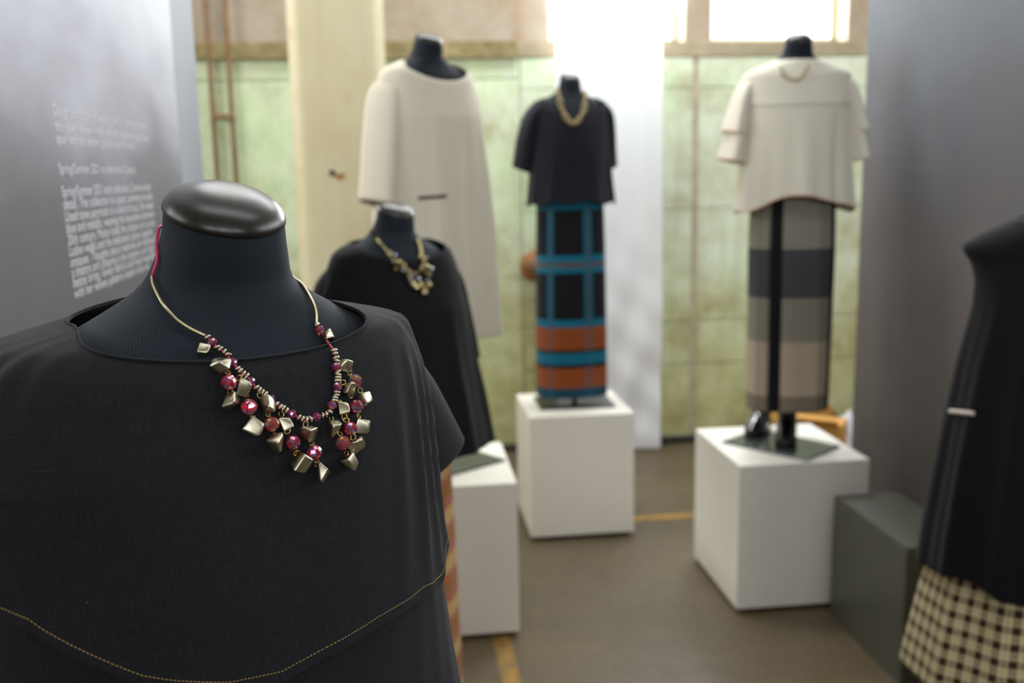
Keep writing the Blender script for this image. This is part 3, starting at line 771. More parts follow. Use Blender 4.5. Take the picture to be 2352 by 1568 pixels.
chains = [
    [('N', 469.5, 806, 31)],
    [('N', 508, 833, 40), ('o', 519, 848), ('o', 523, 855), ('B', 525.7, 878, 19), ('o', 529, 900), ('N', 533, 926, 38)],
    [('o', 550, 868), ('N', 559, 888, 39), ('o', 565, 909), ('B', 571.6, 934, 20), ('o', 580, 958), ('o', 581, 964), ('N', 585, 982, 41)],
    [('o', 597, 908), ('N', 609, 928, 36), ('o', 615, 950), ('B', 624, 974, 18.5), ('o', 628, 996), ('N', 637, 1017, 41)],
    [('o', 646, 951), ('N', 656, 973, 32), ('o', 660, 990), ('B', 672.4, 1016, 17.5), ('o', 681, 1040), ('N', 689, 1062, 41)],
    [('o', 702, 974), ('N', 707, 993, 35), ('o', 713, 1010), ('o', 715, 1017), ('B', 722, 1038, 18.5), ('o', 726, 1056), ('o', 729, 1065), ('N', 735, 1083, 35)],
    [('o', 761, 961), ('N', 769, 983, 36), ('o', 781, 996), ('B', 787, 1017, 18), ('o', 795, 1041), ('N', 801, 1062, 37)],
    [('o', 779, 924), ('N', 791, 938, 31), ('o', 791, 957), ('o', 795, 964), ('B', 804, 984, 17.5), ('o', 811, 1004), ('N', 820, 1026, 35)],
    [('o', 788, 878), ('N', 800, 891, 32), ('o', 805, 908), ('B', 819, 934, 17.5), ('o', 824, 956), ('N', 834, 979, 35)],
    [('N', 794, 839, 29), ('o', 803, 855), ('B', 815, 874, 17), ('o', 827, 896), ('N', 838, 917, 32)],
    [('N', 750, 772, 30)]]
rnd = random.Random(5); ni = 0
for ci, ch in enumerate(chains):
    for el in ch:
        k, px, py = el[:3]
        if k == 'N':
            sz = el[3]; h_ = hit(px, py, .0055); m = MPP(h_[0]); s = sz * m * .58
            e = (rnd.uniform(-.5, .5), rnd.uniform(-.6, .6), rnd.uniform(-3.1, 3.1))
            from mathutils import Euler
            face = (-h_[1]).to_track_quat('Y', 'Z') @ Euler(e).to_quaternion()
            put('nugget', NUG[ni % len(NUG)], h_[0], face, (s, s * .8, s)); ni += 1
        elif k == 'B':
            h_ = hit(px, py, el[3] * .00032); m = MPP(h_[0])
            put('glass_bead', ME_BEAD['rl' if ci % 3 else 'kl'], h_[0], Euler((rnd.uniform(-.5, .5), rnd.uniform(-.5, .5), rnd.uniform(0, 3))).to_quaternion(), el[3] * m)
        else:
            h_ = hit(px, py, .0045); tw = rnd.uniform(-.9, .9)
            put('link_ring', ME_RING, h_[0], h_[1].to_track_quat('Z', 'Y') @ Euler((tw, .5 * tw, rnd.uniform(0, 3))).to_quaternion(), (1.0, 1.25, 1.0))

# ================================================================== FIGURES BEHIND
def stripes_mat(name, ustops, vstops, uper, vper, mode='MULTIPLY', shear=0.0, rough=.9, gauze=0.0, fac=.5, uoff=0.0, voff=0.0, thread=700):
    """woven check: colour bands round the cloth (v) and down the cloth (u)"""
    t = NT(name); s = t.sep(t.coords('UV'))
    u = t.math('ADD', s[0], uoff); v = t.math('ADD', t.math('ADD', s[1], voff), t.math('MULTIPLY', s[0], shear))
    fu = t.math('FRACT', t.math('DIVIDE', u, uper)); fv = t.math('FRACT', t.math('DIVIDE', v, vper))
    cu = t.ramp(fu, ustops, 'CONSTANT'); cv = t.ramp(fv, vstops, 'CONSTANT')
    c = t.mix(fac, cv, cu, mode)
    n = t.noise(t.coords('UV', (thread, thread, 1)), 1, 2)
    c = t.mix(.18, c, t.ramp(n, [(.3, (0, 0, 0, 1)), (.7, (1, 1, 1, 1))]), 'OVERLAY')
    t.color(c); t.set(Roughness=rough, Specular_IOR_Level=.2, Sheen_Weight=.1); return t.m
def folds(specs):
    """specs: (phi, width, depth, z where it starts, z where it is full)"""
    def f(ph, z):
        r = 0.0
        for c, w, d, z0, z1 in specs:
            k = min(1, max(0, (z0 - z) / (z0 - z1))); dp = (ph - c + math.pi) % (2 * math.pi) - math.pi
            r += d * k * math.exp(-(dp / w) ** 2)
        return r
    return f
def garment(name, label, loc, rz, cat='top'):
    return thing(name, label, cat, (loc[0], loc[1], 0), rz, 'garments on the dress forms')
def arm(parent, mat, side, pts, wob=.08, k=3):
    """pts: (x, y, z, half thickness sideways, half depth front to back)"""
    secs = [((x * side, y, z), (tx * side, 0, tx * .35), (0, -ty, 0)) for x, y, z, tx, ty in pts]
    return solid(obj('sleeve', sleeve_me('sleeve', secs, 48, 10, wob, k), mat, parent), .002)
def nk(ztop, front=.098, side=.088, back=.080):
    def f(ph):
        c = math.cos(ph); s = abs(math.sin(ph))
        return ztop - (side * s * s + (front if c > 0 else back) * c * c)
    return f

# ---- the black figure behind, orange plaid skirt
MA = R2(36); MO = (-.006, 2.62); MZ = 1.495
dress_form('black dress form behind the nearest one, with a cluster necklace', MO, MA, MZ + .008, 0.0)
M_BLACKWOOL = cloth('black_wool', S(2, 2, 3), S(9, 9, 12), 700, .3, .3, .04)
t = garment('kimono_top', 'long loose black top with wide hem over the orange plaid skirt', MO, MA)
T = Table([(MZ - d, a, bf, bb, 0) for d, a, bf, bb in ((.055, .078, .072, .072), (.066, .1, .079, .083), (.076, .124, .085, .09), (.086, .15, .092, .097), (.1, .168, .098, .102), (.13, .182, .107, .108), (.18, .197, .12, .116), (.25, .205, .14, .122), (.4, .222, .155, .14), (.64, .262, .19, .18), (.7, .27, .2, .19))], .008)
solid(obj('body', shell_me('body', T, nk(MZ, .115, .072, .066), lambda p: MZ - .64 + .012 * math.cos(p), 144, 80, 2.2, .003, folds([(.35, .10, .012, MZ - .2, MZ - .5), (1.0, .12, .016, MZ - .2, MZ - .5), (-.5, .15, .012, MZ - .25, MZ - .5), (-1.5, .2, .01, MZ - .25, MZ - .5), (2.2, .2, .01, MZ - .25, MZ - .5)])), M_BLACKWOOL, t), .002)
for sd in (1, -1): arm(t, M_BLACKWOOL, sd, [(.13, .01, MZ - .13, .03, .06), (.165, .015, MZ - .18, .034, .085), (.185, .02, MZ - .28, .04, .1), (.205, .02, MZ - .40, .045, .105)])
Oc = lambda *a: S(*a)
M_PLAID = stripes_mat('orange_plaid', [(0, S(196, 160, 96)), (.16, S(150, 84, 40)), (.24, S(176, 130, 72)), (.36, S(196, 84, 44)), (.42, S(120, 78, 40)), (.5, S(204, 172, 112)), (.66, S(150, 96, 50)), (.74, S(196, 80, 44)), (.8, S(186, 150, 90))],
                      [(0, S(206, 176, 118)), (.34, S(200, 84, 46)), (.42, S(92, 84, 128)), (.48, S(196, 96, 56)), (.54, S(150, 92, 46)), (.88, S(200, 80, 44)), (.95, S(110, 96, 130))], .075, .13, 'MIX', -.15, fac=.3)
sk = garment('plaid_skirt', 'long orange, ochre and brown plaid skirt under the loose black top', MO, MA, 'skirt')
T = Table([(.05, .146, .134, .134, 0), (.5, .144, .130, .130, 0), (.82, .140, .122, .120, 0), (1.02, .125, .10, .09, 0)], .02)
solid(obj('cloth', shell_me('cloth', T, lambda p: 1.02, lambda p: .06, 120, 60, 2.1, 0, folds([(-.4, .2, .006, .9, .3), (.9, .15, .006, .9, .3)])), M_PLAID, sk), .002)
obj('waistband', shell_me('waistband', T, lambda p: 1.045, lambda p: 1.01, 96, 4, 2.1, .002), M_PLAID, sk)
# its necklace
lc = on(945, 600, 1, 2.48)
n2 = thing('cluster_necklace', 'tarnished gold nugget cluster necklace on the loose black top', 'necklace', lc, 0, 'necklaces on the dress forms')
B_mid = bvh_of(t.children[0].data if t.children[0].name.startswith('body') else t.children[-1].data, Matrix.Translation((MO[0], MO[1], 0)) @ Matrix.Rotation(MA, 4, 'Z'))
B_midf = bvh_of([c for c in bpy.data.objects if c.name.startswith('torso') and c.parent and abs(c.parent.location.x - MO[0]) < 1e-3 and abs(c.parent.location.y - MO[1]) < 1e-3][0].data, Matrix.Translation((MO[0], MO[1], 0)) @ Matrix.Rotation(MA, 4, 'Z'))
def hit2(px, py, lift, fallback_y=2.5):
    o, d = Vector(CAM), Vector(ray(px, py)); best = None
    for b in (B_mid, B_midf):
        r = b.ray_cast(o, d)
        if r[0] is not None and (best is None or r[3] < best[3]): best = r
    return (best[0] - d * lift) if best else on(px, py, 1, fallback_y)
M_OLDGOLD = plain('tarnished_gold', S(176, 162, 116), .32, 1.0, .2, 150)
lp = [hit2(px, py, .006) - lc for px, py in ((851, 528), (862, 545), (876, 562), (892, 580))]
obj('metal_tube', tube_me('metal_tube', catmull(lp, 5), .0042, 10), M_OLDGOLD, n2)
lp = [hit2(px, py, .006) - lc for px, py in ((957, 548), (963, 560), (966, 574), (968, 584))]
obj('metal_tube', tube_me('metal_tube', catmull(lp, 5), .0055, 10), M_OLDGOLD, n2)
ME_GN = nugget_mesh(9); ME_GN.materials.clear(); ME_GN.materials.append(M_OLDGOLD)
ME_GB = bead_mesh('glass_bead', 1, 1); ME_GB.materials.append(plain('smoky_glass_bead', S(150, 150, 160), .1, .3))
clu = [(893, 581), (898, 592), (906, 586), (907, 600), (909, 618), (914, 604), (922, 606), (926, 620), (930, 612), (935, 622), (938, 635), (942, 628), (947, 632), (951, 645), (955, 660), (948, 655), (957, 628), (962, 640), (966, 652), (970, 664), (975, 668), (978, 655), (982, 645), (986, 632), (978, 628), (970, 618), (975, 608), (990, 618), (980, 612), (972, 597), (966, 588), (977, 592), (944, 644), (985, 655), (962, 655)]
for i, (px, py) in enumerate(clu):
    p = hit2(px, py, .008); o = bpy.data.objects.new('glass_bead' if i % 5 == 2 else 'nugget', ME_GB if i % 5 == 2 else ME_GN); COL.objects.link(o); o.parent = n2
    o.location = p - lc; o.scale = (.0068,) * 3 if i % 5 else (.008,) * 3; o.rotation_euler = (i * 1.3, i * .7, i * 2.1)

# ---- the cream tunic figure on the left plinth
WA = R2(34); WO = (.127, 3.48); WZ = 2.028
dress_form('black dress form on the left white plinth, wearing the long cream tunic', WO, WA, WZ + .008, PZ, 1.0, (.178, .122, R2(35)), (.028, -.003))
M_CREAM = cloth('cream_wool', S(198, 192, 172), S(226, 220, 204), 420, .3, .4, .15)
t = garment('cream_tunic', 'long loose cream wool tunic with a pocket slit at the hip', WO, WA)
T = Table([(WZ - d, a, bf, bb, 0) for d, a, bf, bb in ((.05, .07, .072, .066), (.062, .088, .078, .074), (.074, .115, .086, .084), (.086, .145, .094, .094), (.1, .164, .102, .104), (.13, .176, .112, .108), (.18, .184, .124, .116), (.25, .19, .142, .122), (.45, .2, .158, .15), (.75, .208, .175, .17), (1.02, .216, .188, .188))], .008)
wf = folds([(.75, .10, .028, WZ - .16, WZ - .6), (-.35, .12, .02, WZ - .2, WZ - .6), (.25, .14, -.018, WZ - .2, WZ - .6), (1.45, .15, .016, WZ - .2, WZ - .6), (-1.2, .2, .014, WZ - .2, WZ - .6), (2.5, .2, .012, WZ - .2, WZ - .6)])
wbody = solid(obj('body', shell_me('body', T, nk(WZ, .135, .062, .056), lambda p: WZ - 1.0, 144, 90, 2.2, .004, wf), M_CREAM, t), .004)
obj('pocket_slit', shell_me('pocket_slit', T, lambda p: 1.528 + .012 * p, lambda p: 1.517 + .012 * p, 20, 2, 2.2, .006, wf, -.72, -.22), plain('reddish_pocket_lining', S(96, 58, 44), .9), wbody)
arm(t, M_CREAM, 1, [(.13, .01, WZ - .125, .03, .055), (.165, .02, WZ - .18, .036, .08), (.185, .03, WZ - .32, .04, .085), (.205, .04, WZ - .53, .042, .085)])
arm(t, M_CREAM, -1, [(.13, .01, WZ - .125, .03, .055), (.165, .012, WZ - .18, .036, .08), (.195, .0, WZ - .32, .04, .085), (.225, -.01, WZ - .53, .042, .085)])

# ---- the navy figure, teal plaid skirt
VA = R2(6); VO = (.768, 4.33); VZ = 1.975
dress_form('black dress form on the middle white plinth, in front of the white drape', VO, VA, VZ + .008, PZ, .95, (.168, .125, R2(-1)), (.01, .01), (-.015, -.098))
M_NAVY = cloth('midnight_crepe', S(9, 10, 17), S(24, 25, 37), 500, .3, .3, .12)
t = garment('midnight_blouse', 'midnight blue top with flared cape sleeves above the teal plaid skirt', VO, VA)
T = Table([(VZ - d, a, bf, bb, 0) for d, a, bf, bb in ((.05, .07, .065, .065), (.068, .095, .073, .075), (.08, .125, .08, .083), (.092, .15, .088, .09), (.106, .165, .094, .096), (.13, .172, .104, .102), (.2, .17, .122, .11), (.3, .168, .135, .12), (.42, .178, .14, .13), (.52, .19, .15, .14), (.56, .195, .15, .15))], .008)
solid(obj('body', shell_me('body', T, nk(VZ, .15, .075, .066), lambda p: VZ - .515 - .014 * abs(math.sin(p)) + .006 * math.sin(9 * p), 144, 70, 2.3, .003, folds([(1.0, .1, .012, VZ - .12, VZ - .4), (.4, .1, .006, VZ - .25, VZ - .5), (-.6, .12, .008, VZ - .2, VZ - .5), (-1.2, .12, .01, VZ - .2, VZ - .5)])), M_NAVY, t), .002)
arm(t, M_NAVY, -1, [(.12, .0, VZ - .098, .03, .05), (.165, .005, VZ - .15, .03, .075), (.182, .01, VZ - .25, .046, .07), (.188, .01, VZ - .385, .062, .05)], .06, 4)
arm(t, M_NAVY, 1, [(.12, .0, VZ - .098, .03, .05), (.16, .005, VZ - .15, .03, .075), (.168, .01, VZ - .25, .040, .07), (.164, .01, VZ - .385, .055, .05)], .06, 4)
TEAL, RUST_, INK, GREYB = S(14, 98, 124), S(130, 66, 30), S(20, 20, 25), S(84, 76, 76)
def band(py): return on(1310, py, 1, 4.22).z
z0s, z1s = band(905), band(455)
def bstops(L):
    out = []
    for py, c in sorted(L, reverse=True): out.append((max(0, min(1, (band(py) - z0s) / (z1s - z0s))), c))
    return out
M_TEAL = NT('teal_rust_blanket_plaid'); s_ = M_TEAL.sep(M_TEAL.coords('UV'))
fv = M_TEAL.math('DIVIDE', M_TEAL.math('SUBTRACT', s_[1], z0s), z1s - z0s, True)
# bands listed from the hem upwards by the pixel row of their lower edge
cv = M_TEAL.ramp(fv, bstops([(905, S(20, 60, 80)), (893, RUST_), (846, INK), (838, TEAL), (812, INK), (805, RUST_), (753, TEAL), (735, INK), (629, TEAL), (616, GREYB), (603, TEAL), (588, INK), (483, TEAL), (462, RUST_)]), 'CONSTANT')
fu = M_TEAL.math('FRACT', M_TEAL.math('DIVIDE', M_TEAL.math('ADD', s_[0], .138), .155))
cu = M_TEAL.ramp(fu, [(0, TEAL), (.09, GREYB), (.16, TEAL), (.25, INK), (.99, INK)], 'CONSTANT')
ku = M_TEAL.ramp(fu, [(0, (.75,) * 3 + (1,)), (.25, (0, 0, 0, 1))], 'CONSTANT')
rustk = M_TEAL.ramp(fv, bstops([(905, (.35,) * 3 + (1,)), (753, (1, 1, 1, 1))]), 'CONSTANT')
c_ = M_TEAL.mix(M_TEAL.math('MULTIPLY', ku, rustk), cv, cu)
n_w = M_TEAL.noise(M_TEAL.coords('UV', (260, 260, 1)), 1, 2)
M_TEAL.color(M_TEAL.mix(.25, c_, M_TEAL.ramp(n_w, [(.3, (0, 0, 0, 1)), (.7, (1, 1, 1, 1))]), 'OVERLAY')); M_TEAL.set(Roughness=.95, Sheen_Weight=.1, Specular_IOR_Level=.15); M_TEAL = M_TEAL.m
sk = garment('plaid_skirt', 'straight teal, black and rust blanket plaid skirt on the middle plinth', VO, VA, 'skirt')
T = Table([(.56, .160, .118, .118, 0), (.9, .157, .116, .114, 0), (1.25, .152, .112, .108, 0), (1.5, .145, .105, .10, 0)], .02)
solid(obj('cloth', shell_me('cloth', T, lambda p: 1.5, lambda p: .604, 120, 60, 2.5, 0, folds([(-1.0, .2, .004, 1.4, .8), (.9, .2, .004, 1.4, .8)])), M_TEAL, sk), .003)
# chain necklace
lc = Vector((VO[0], VO[1] - .12, VZ - .15)); ch = thing('chain_necklace', 'short tan rope chain necklace on the midnight blue top', 'necklace', lc, 0, 'necklaces on the dress forms')
MV = Matrix.Translation((VO[0], VO[1], 0)) @ Matrix.Rotation(VA, 4, 'Z')
bod = [c for c in t.children if c.name.startswith('body')][0]
B_v = [bvh_of(bod.data, MV), bvh_of([c for c in bpy.data.objects if c.name.startswith('torso') and abs(c.parent.location.x - VO[0]) < 1e-3][0].data, MV)]
ME_LINK = torus_mesh('chain_link', .009, .0042, 16, 8); ME_LINK.materials.append(plain('tan_bronze_links', S(148, 132, 98), .45, .5, .2, 90))
cp = catmull([(1281, 210, 0), (1284, 225, 0), (1291, 250, 0), (1302, 272, 0), (1316, 284, 0), (1331, 274, 0), (1341, 252, 0), (1344, 228, 0), (1343, 214, 0)], 4)
for i, c in enumerate(cp):
    o_, d_ = Vector(CAM), Vector(ray(c.x, c.y)); best = None
    for b in B_v:
        r = b.ray_cast(o_, d_)
        if r[0] is not None and (best is None or r[3] < best[3]): best = r
    p = best[0] - d_ * .008 if best else on(c.x, c.y, 1, VO[1])
    lk = bpy.data.objects.new('chain_link', ME_LINK); COL.objects.link(lk); lk.parent = ch; lk.location = p - lc
    lk.rotation_euler = (R2(90 + (35 if i % 2 else -35)), 0, i * .5)

# ---- the cream blouse figure on the right plinth
CA = R2(-7); CO = (1.452, 3.53); CZ = 2.015
dress_form('black dress form on the right white plinth, below the second window', CO, CA, CZ + .024, PZ, 1.0, (.18, .122, R2(-53)), (-.033, -.03))
M_IVORY = cloth('ivory_wool', S(212, 207, 190), S(234, 230, 216), 420, .3, .35, .15)
M_SALMON = plain('salmon_edging', S(214, 176, 150), .8, var=.1)
t = garment('ivory_blouse', 'boxy ivory blouse with wide double sleeves and salmon edging', CO, CA)
T = Table([(CZ - d, a, bf, bb, 0) for d, a, bf, bb in ((.04, .07, .07, .066), (.055, .09, .078, .078), (.066, .12, .085, .087), (.078, .15, .09, .094), (.09, .175, .096, .1), (.105, .187, .104, .106), (.15, .19, .116, .11), (.22, .186, .136, .118), (.35, .188, .148, .13), (.55, .205, .165, .155), (.62, .21, .17, .16))], .007)
cf = folds([(.0, .12, .016, CZ - .22, CZ - .5), (.62, .12, -.022, CZ - .22, CZ - .45), (-.6, .14, -.008, CZ - .22, CZ - .5), (1.1, .12, .012, CZ - .22, CZ - .5), (-1.1, .12, .012, CZ - .22, CZ - .5)])
def chem(p): return CZ - .522 - .062 * min(1, abs(math.sin(p)) ** 1.5 + (.6 if math.cos(p) < 0 else 0)) - .006 * math.sin(5 * p)
yz = CZ - .205
solid(obj('yoke', shell_me('yoke', T, nk(CZ, .052, .052, .05), lambda p: yz - .006, 144, 34, 2.3, .006, cf), M_IVORY, t), .003)
cbody = solid(obj('body', shell_me('body', T, lambda p: yz + .004, chem, 144, 60, 2.3, .002, cf), M_IVORY, t), .003)
hp_ = [shell_pt(T, -math.pi + 2 * math.pi * i / 120, chem(-math.pi + 2 * math.pi * i / 120), 2.3, .003, cf) for i in range(121)]
obj('hem_edging', tube_me('hem_edging', hp_, .0028, 8, False), M_SALMON, cbody)
for sd in (1, -1):
    for tier, (zz, wx, ln) in enumerate(((.30, .215, .05), (.40, .222, .055))):
        secs = [((.14 * sd, .0, CZ - .105), (.02 * sd, 0, .02), (0, -.05, 0)), ((.185 * sd, .003, CZ - .16), (.028 * sd, 0, .012), (0, -.075, 0)), ((.205 * sd, .005, CZ - .16 - (zz - .16) * .55), (.034 * sd, 0, .01), (0, -.088, 0)), ((wx * sd, .006, CZ - zz), (ln * .85 * sd, 0, .012), (0, -.1, 0))]
        sm = sleeve_me('sleeve', secs, 48, 10, .1, 4); slv = solid(obj('sleeve', sm, M_IVORY, t), .003)
        rim = [sm.vertices[len(sm.vertices) - 49 + i].co.copy() for i in range(49)]
        obj('cuff_edging', tube_me('cuff_edging', rim, .0028, 6, False), M_SALMON, slv)
DK, LG, MG = S(28, 30, 34), S(150, 142, 126), S(70, 70, 70)
M_GAUZE = NT('black_ivory_gauze_check'); s_ = M_GAUZE.sep(M_GAUZE.coords('UV'))
def bz(py): return on(1810, py, 1, 3.42).z
g0, g1 = bz(930), bz(440)
fv = M_GAUZE.math('DIVIDE', M_GAUZE.math('SUBTRACT', s_[1], g0), g1 - g0, True)
gs = lambda L: [(max(0, min(1, (bz(py) - g0) / (g1 - g0))), c) for py, c in L]
cv = M_GAUZE.ramp(fv, gs([(930, S(136, 126, 112)), (912, S(190, 174, 154)), (790, S(156, 150, 136)), (686, S(76, 78, 80)), (575, S(160, 154, 140))]), 'CONSTANT')
rib = M_GAUZE.math('SINE', M_GAUZE.math('MULTIPLY', s_[1], 2 * math.pi / .018))
ribk = M_GAUZE.ramp(fv, gs([(930, (0, 0, 0, 1)), (790, (.5,) * 3 + (1,)), (686, (0, 0, 0, 1)), (575, (.5,) * 3 + (1,))]), 'CONSTANT')
cv = M_GAUZE.mix(M_GAUZE.math('MULTIPLY', M_GAUZE.math('MAXIMUM', rib, 0.0), ribk), cv, S(40, 40, 42))
fu = M_GAUZE.math('FRACT', M_GAUZE.math('DIVIDE', M_GAUZE.math('ADD', s_[0], .095), .228))
ku = M_GAUZE.ramp(fu, [(0, (1, 1, 1, 1)), (.20, (.12,) * 3 + (1,)), (.7, (.25,) * 3 + (1,)), (.86, (.12,) * 3 + (1,)), (.93, (.4,) * 3 + (1,))], 'CONSTANT')
M_GAUZE.color(M_GAUZE.mix(ku, cv, S(24, 25, 29))); M_GAUZE.set(Roughness=.9, Specular_IOR_Level=.2); M_GAUZE = M_GAUZE.m
sk = garment('check_skirt', 'straight black and ivory gauze check skirt under the ivory blouse', CO, CA, 'skirt')
T = Table([(.66, .150, .112, .112, 0), (1.0, .153, .112, .110, 0), (1.3, .156, .110, .106, 0), (1.55, .150, .10, .10, 0)], .02)
solid(obj('cloth', shell_me('cloth', T, lambda p: 1.55, lambda p: .70, 120, 60, 2.4, 0, folds([(-.3, .12, -.012, 1.4, .9), (.5, .2, .006, 1.4, .8), (-1.0, .2, .006, 1.4, .8)])), M_GAUZE, sk), .002)
lc = on(1830, 175, 1, 3.4); tn = thing('thin_necklace', 'thin pale beaded necklace on the ivory blouse', 'necklace', lc, 0, 'necklaces on the dress forms')
MC = Matrix.Translation((CO[0], CO[1], 0)) @ Matrix.Rotation(CA, 4, 'Z')
B_c = bvh_of([c for c in t.children if c.name.startswith('yoke')][0].data, MC)
M_PALE = plain('pale_bronze_beads', S(170, 158, 124), .4, .4, .1, 90)
cp = catmull([(1793, 150, 0), (1796, 166, 0), (1806, 178, 0), (1822, 183, 0), (1838, 178, 0), (1850, 162, 0), (1857, 146, 0)], 4); pts = []
for c in cp:
    d_ = Vector(ray(c.x, c.y)); r = B_c.ray_cast(Vector(CAM), d_); pts.append((r[0] - d_ * .006 if r[0] is not None else on(c.x, c.y, 1, 3.44)) - lc)
obj('cord', tube_me('cord', pts, .0022, 8), M_PALE, tn)
mb = bead_mesh('bead', 1, 1); mb.materials.append(M_PALE)
for p in pts[2:-2:2]:
    o = bpy.data.objects.new('bead', mb); COL.objects.link(o); o.parent = tn; o.location = p; o.scale = (.006,) * 3
# boots
M_PATENT = NT('black_patent_leather'); M_PATENT.color(S(14, 15, 20)); M_PATENT.set(Roughness=.08, Specular_IOR_Level=.7, Coat_Weight=1.0, Coat_Roughness=.03); M_PATENT = M_PATENT.m
def boot(loc, rz, label):
    t = thing('ankle_boot', label, 'boot', loc, rz, 'pair of black boots')
    secs = []
    T = [(.185, 0, .034, .045), (.14, .0, .033, .043), (.10, .0, .034, .046), (.07, -.006, .036, .056), (.05, -.03, .038, .085), (.035, -.045, .040, .105), (.022, -.05, .040, .11)]
    V, Fc = [], []; n = 32
    for z, cy, a, b in T:
        for i in range(n):
            ph = 2 * math.pi * i / n; V.append((a * math.sin(ph), cy - b * math.cos(ph), z + (.012 * max(0, math.cos(ph)) if z < .06 else 0)))
    for j in range(len(T) - 1):
        for i in range(n):
            i2 = (i + 1) % n; Fc.append((j * n + i, (j + 1) * n + i, (j + 1) * n + i2, j * n + i2))
    Fc.append(tuple((len(T) - 1) * n + i for i in range(n)))
    o = obj('upper', pydata('upper', V, Fc), M_PATENT, t); ss = o.modifiers.new('smooth', 'SUBSURF'); ss.levels = ss.render_levels = 1
    obj('heel', box_me('heel', (-.028, .012, 0), (.028, .058, .03), .006, 2), M_BLACK, t)
    sv = []
    for i in range(24):
        ph = 2 * math.pi * i / 24; sv.append((.04 * math.sin(ph), -.095 - .062 * math.cos(ph), 0))
    sv2 = [(x, y, .03) for x, y, z in sv]
    obj('sole', pydata('sole', sv + sv2, [tuple(range(23, -1, -1)), tuple(range(24, 48))] + [(i, (i + 1) % 24, 24 + (i + 1) % 24, 24 + i) for i in range(24)]), M_BLACK, t)
    return t
boot((1.428, 3.718, PZ + .008), R2(-36), 'shinier black patent boot standing left of the other on the plate')
boot((1.474, 3.575, PZ + .008), R2(-24), 'black block-heeled boot standing on the plate, heel to the right')

# ---- the dark vest figure at the right edge
EA = R2(-24); EO = (1.66, 2.30); EZ = 1.535
dress_form('dress form at the right edge, hidden by the navy sleeveless vest', EO, EA, EZ + .008, 0.0)
M_DKNAVY = cloth('dark_navy_wool', S(3, 4, 8), S(12, 14, 22), 500, .3, .3, .05)
t = garment('navy_vest', 'long dark navy sleeveless vest with flared shoulders at the right edge', EO, EA)
T = Table([(EZ - d, a, bf, bb, 0) for d, a, bf, bb in ((.06, .085, .075, .075), (.08, .12, .085, .085), (.1, .16, .092, .095), (.12, .20, .108, .106), (.145, .236, .112, .11), (.16, .236, .116, .112), (.19, .214, .124, .114), (.235, .203, .138, .116), (.30, .205, .148, .12), (.45, .235, .162, .14), (.60, .258, .182, .165), (.90, .298, .225, .21), (1.08, .315, .24, .23))], .01)
ef = folds([(-.9, .10, .026, EZ - .2, EZ - .7), (-.45, .10, .022, EZ - .2, EZ - .7), (-1.3, .10, -.012, EZ - .2, EZ - .7), (0.1, .15, .02, EZ - .2, EZ - .7), (.8, .15, .02, EZ - .2, EZ - .7), (2.3, .25, .02, EZ - .3, EZ - .7)])
def ehem(p): return EZ - 1.00 + .015 * max(0, -math.sin(p)) - .014 * math.cos(5 * p + 1)
solid(obj('body', shell_me('body', T, nk(EZ, .09, .075, .07), ehem, 144, 90, 2.0, .003, ef), M_DKNAVY, t), .003)
MEd = Matrix.Translation((EO[0], EO[1], 0)) @ Matrix.Rotation(EA, 4, 'Z')
B_e = bvh_of([c for c in t.children if c.name.startswith('body')][0].data, MEd)
pts = []
for i in range(7):
    px = 2182 + (2238 - 2182) * i / 6; d_ = Vector(ray(px, 944 + i * 1.0)); r = B_e.ray_cast(Vector(CAM), d_)
    if r[0] is not None: pts.append(MEd.inverted() @ (r[0] - d_ * .004))
if len(pts) > 2: obj('pocket_trim', tube_me('pocket_trim', pts, .006, 10), plain('pale_pocket_trim', S(206, 196, 182), .6), t)
BR, CRM, TN = S(58, 44, 26), S(228, 212, 168), S(140, 118, 78)
M_CHECK = stripes_mat('brown_cream_check', [(0, CRM), (.22, BR), (.30, CRM), (.50, BR)], [(0, CRM), (.22, BR), (.30, CRM), (.50, BR)], .0205, .042, 'MULTIPLY', 0, fac=.0)
tt = M_CHECK.node_tree
for nd in tt.nodes:
    if nd.type == 'MIX' and nd.blend_type == 'MULTIPLY': nd.blend_type = 'MIX'; nd.inputs[0].default_value = .5
sk = garment('check_skirt', 'brown and cream checked skirt showing below the navy vest', EO, EA, 'skirt')
T = Table([(.2, .338, .252, .24, 0), (.48, .292, .214, .2, 0), (.6, .262, .19, .18, 0), (.8, .22, .165, .15, 0), (1.0, .17, .13, .12, 0)], .03)
solid(obj('cloth', shell_me('cloth', T, lambda p: 1.0, lambda p: .255 - .03 * math.cos(p), 144, 60, 2.0, 0, folds([(-.9, .12, .016, .8, .3), (-.4, .12, .014, .8, .3), (.4, .15, .015, .8, .3), (-1.5, .15, .012, .8, .3)])), M_CHECK, sk), .002)

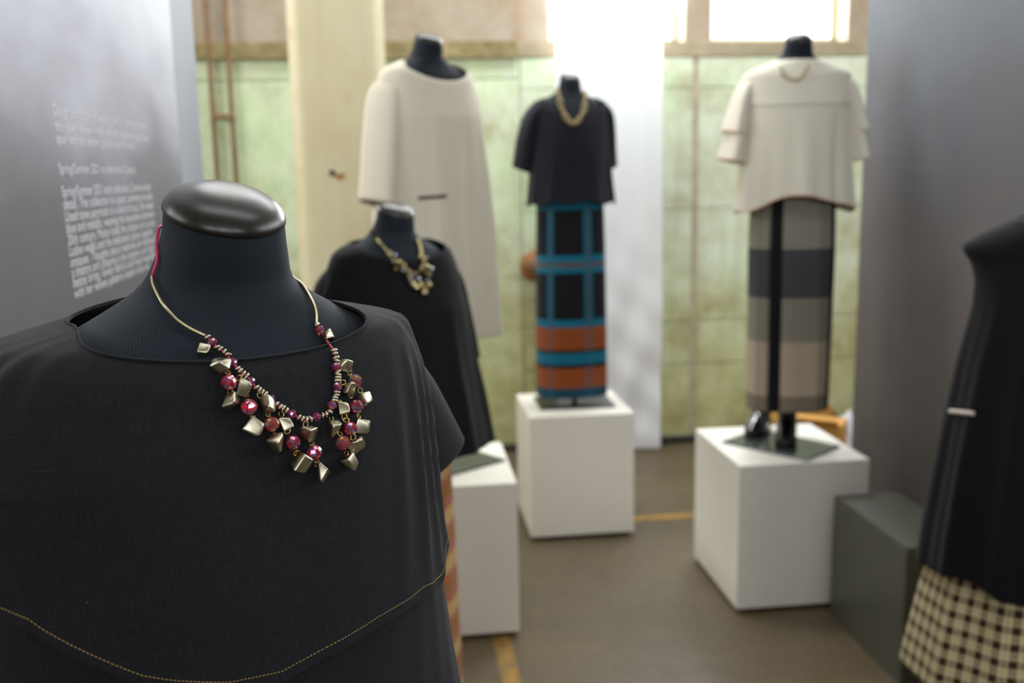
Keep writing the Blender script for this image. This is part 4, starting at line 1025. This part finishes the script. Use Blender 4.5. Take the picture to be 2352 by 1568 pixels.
# ------------------------------------------------------------------ clutter behind the right plinth
M_CARD = plain('brown_cardboard', S(196, 146, 74), .8, var=.12, scale=10)
yb = 5.1
a = on(1822, 940, 1, yb); b = on(1892, 940, 1, yb)
cbx = thing('cardboard_box', 'open brown cardboard box behind the right white plinth', 'box', ((a.x + b.x) / 2 + .02, yb + .18, 0), R2(8))
hw = (b.x - a.x) / 2 + .02; hz_ = a.z
for nm, lo, hi in (('front_panel', (-hw, -.17, 0), (hw, -.164, hz_)), ('back_panel', (-hw, .164, 0), (hw, .17, hz_)), ('side_panel', (-hw, -.164, 0), (-hw + .006, .164, hz_)), ('side_panel', (hw - .006, -.164, 0), (hw, .164, hz_))):
    obj(nm, box_me(nm, lo, hi), M_CARD, cbx)
for sx in (-1, 1):
    f = obj('flap', box_me('flap', (0, -.164, -.003), (.12, .164, .003)), M_CARD, cbx); f.location = (sx * hw, 0, hz_); f.rotation_euler = (0, R2(65 if sx > 0 else 180 - 65), 0)
a = on(1925, 1000, 1, 4.55)
c2 = thing('cardboard_box', 'smaller tilted cardboard box between the right plinth and the dark banner', 'box', (2.06, 4.62, 0), R2(-35))
obj('carton', box_me('carton', (-.13, -.10, 0), (.13, .10, .34), .004, 1), M_CARD, c2)
f = obj('flap', box_me('flap', (-.13, -.11, -.003), (.13, 0, .003)), M_CARD, c2); f.location = (0, -.10, .34); f.rotation_euler = (R2(-28), 0, 0)
def sack(name, label, cat, loc, rx, rz_, mat, seed):
    rn = random.Random(seed); bm = bmesh.new(); bmesh.ops.create_icosphere(bm, subdivisions=4, radius=1)
    from mathutils import noise as mn
    for v in bm.verts:
        k = 1 + .28 * mn.noise(v.co * 2.1 + Vector((seed, 0, 0))) + .12 * mn.noise(v.co * 6 + Vector((0, seed, 0)))
        v.co = Vector((v.co.x * rx * k, v.co.y * rx * k, (v.co.z * k + .95) * rz_ if v.co.z > -.9 else 0.0))
        v.co.z = max(0, v.co.z)
    for f_ in bm.faces: f_.smooth = True
    me = bpy.data.meshes.new(name); bm.to_mesh(me); bm.free(); o = obj(name, me, mat); o.location = loc
    return tag(o, label, cat)
p = on(1908, 975, 1, 5.2); sack('bin_bag', 'crumpled black bag on the floor by the back wall', 'bag', (p.x + .12, 5.33, 0), .10, p.z * .56, M_BLACK, 3)
p = on(1938, 958, 1, 4.9); sack('plastic_bag', 'crumpled white plastic bag beside the dark banner edge', 'bag', (p.x + .045, 4.95, 0), .06, p.z * .53, plain('white_plastic', S(216, 216, 226), .35, var=.05), 8)
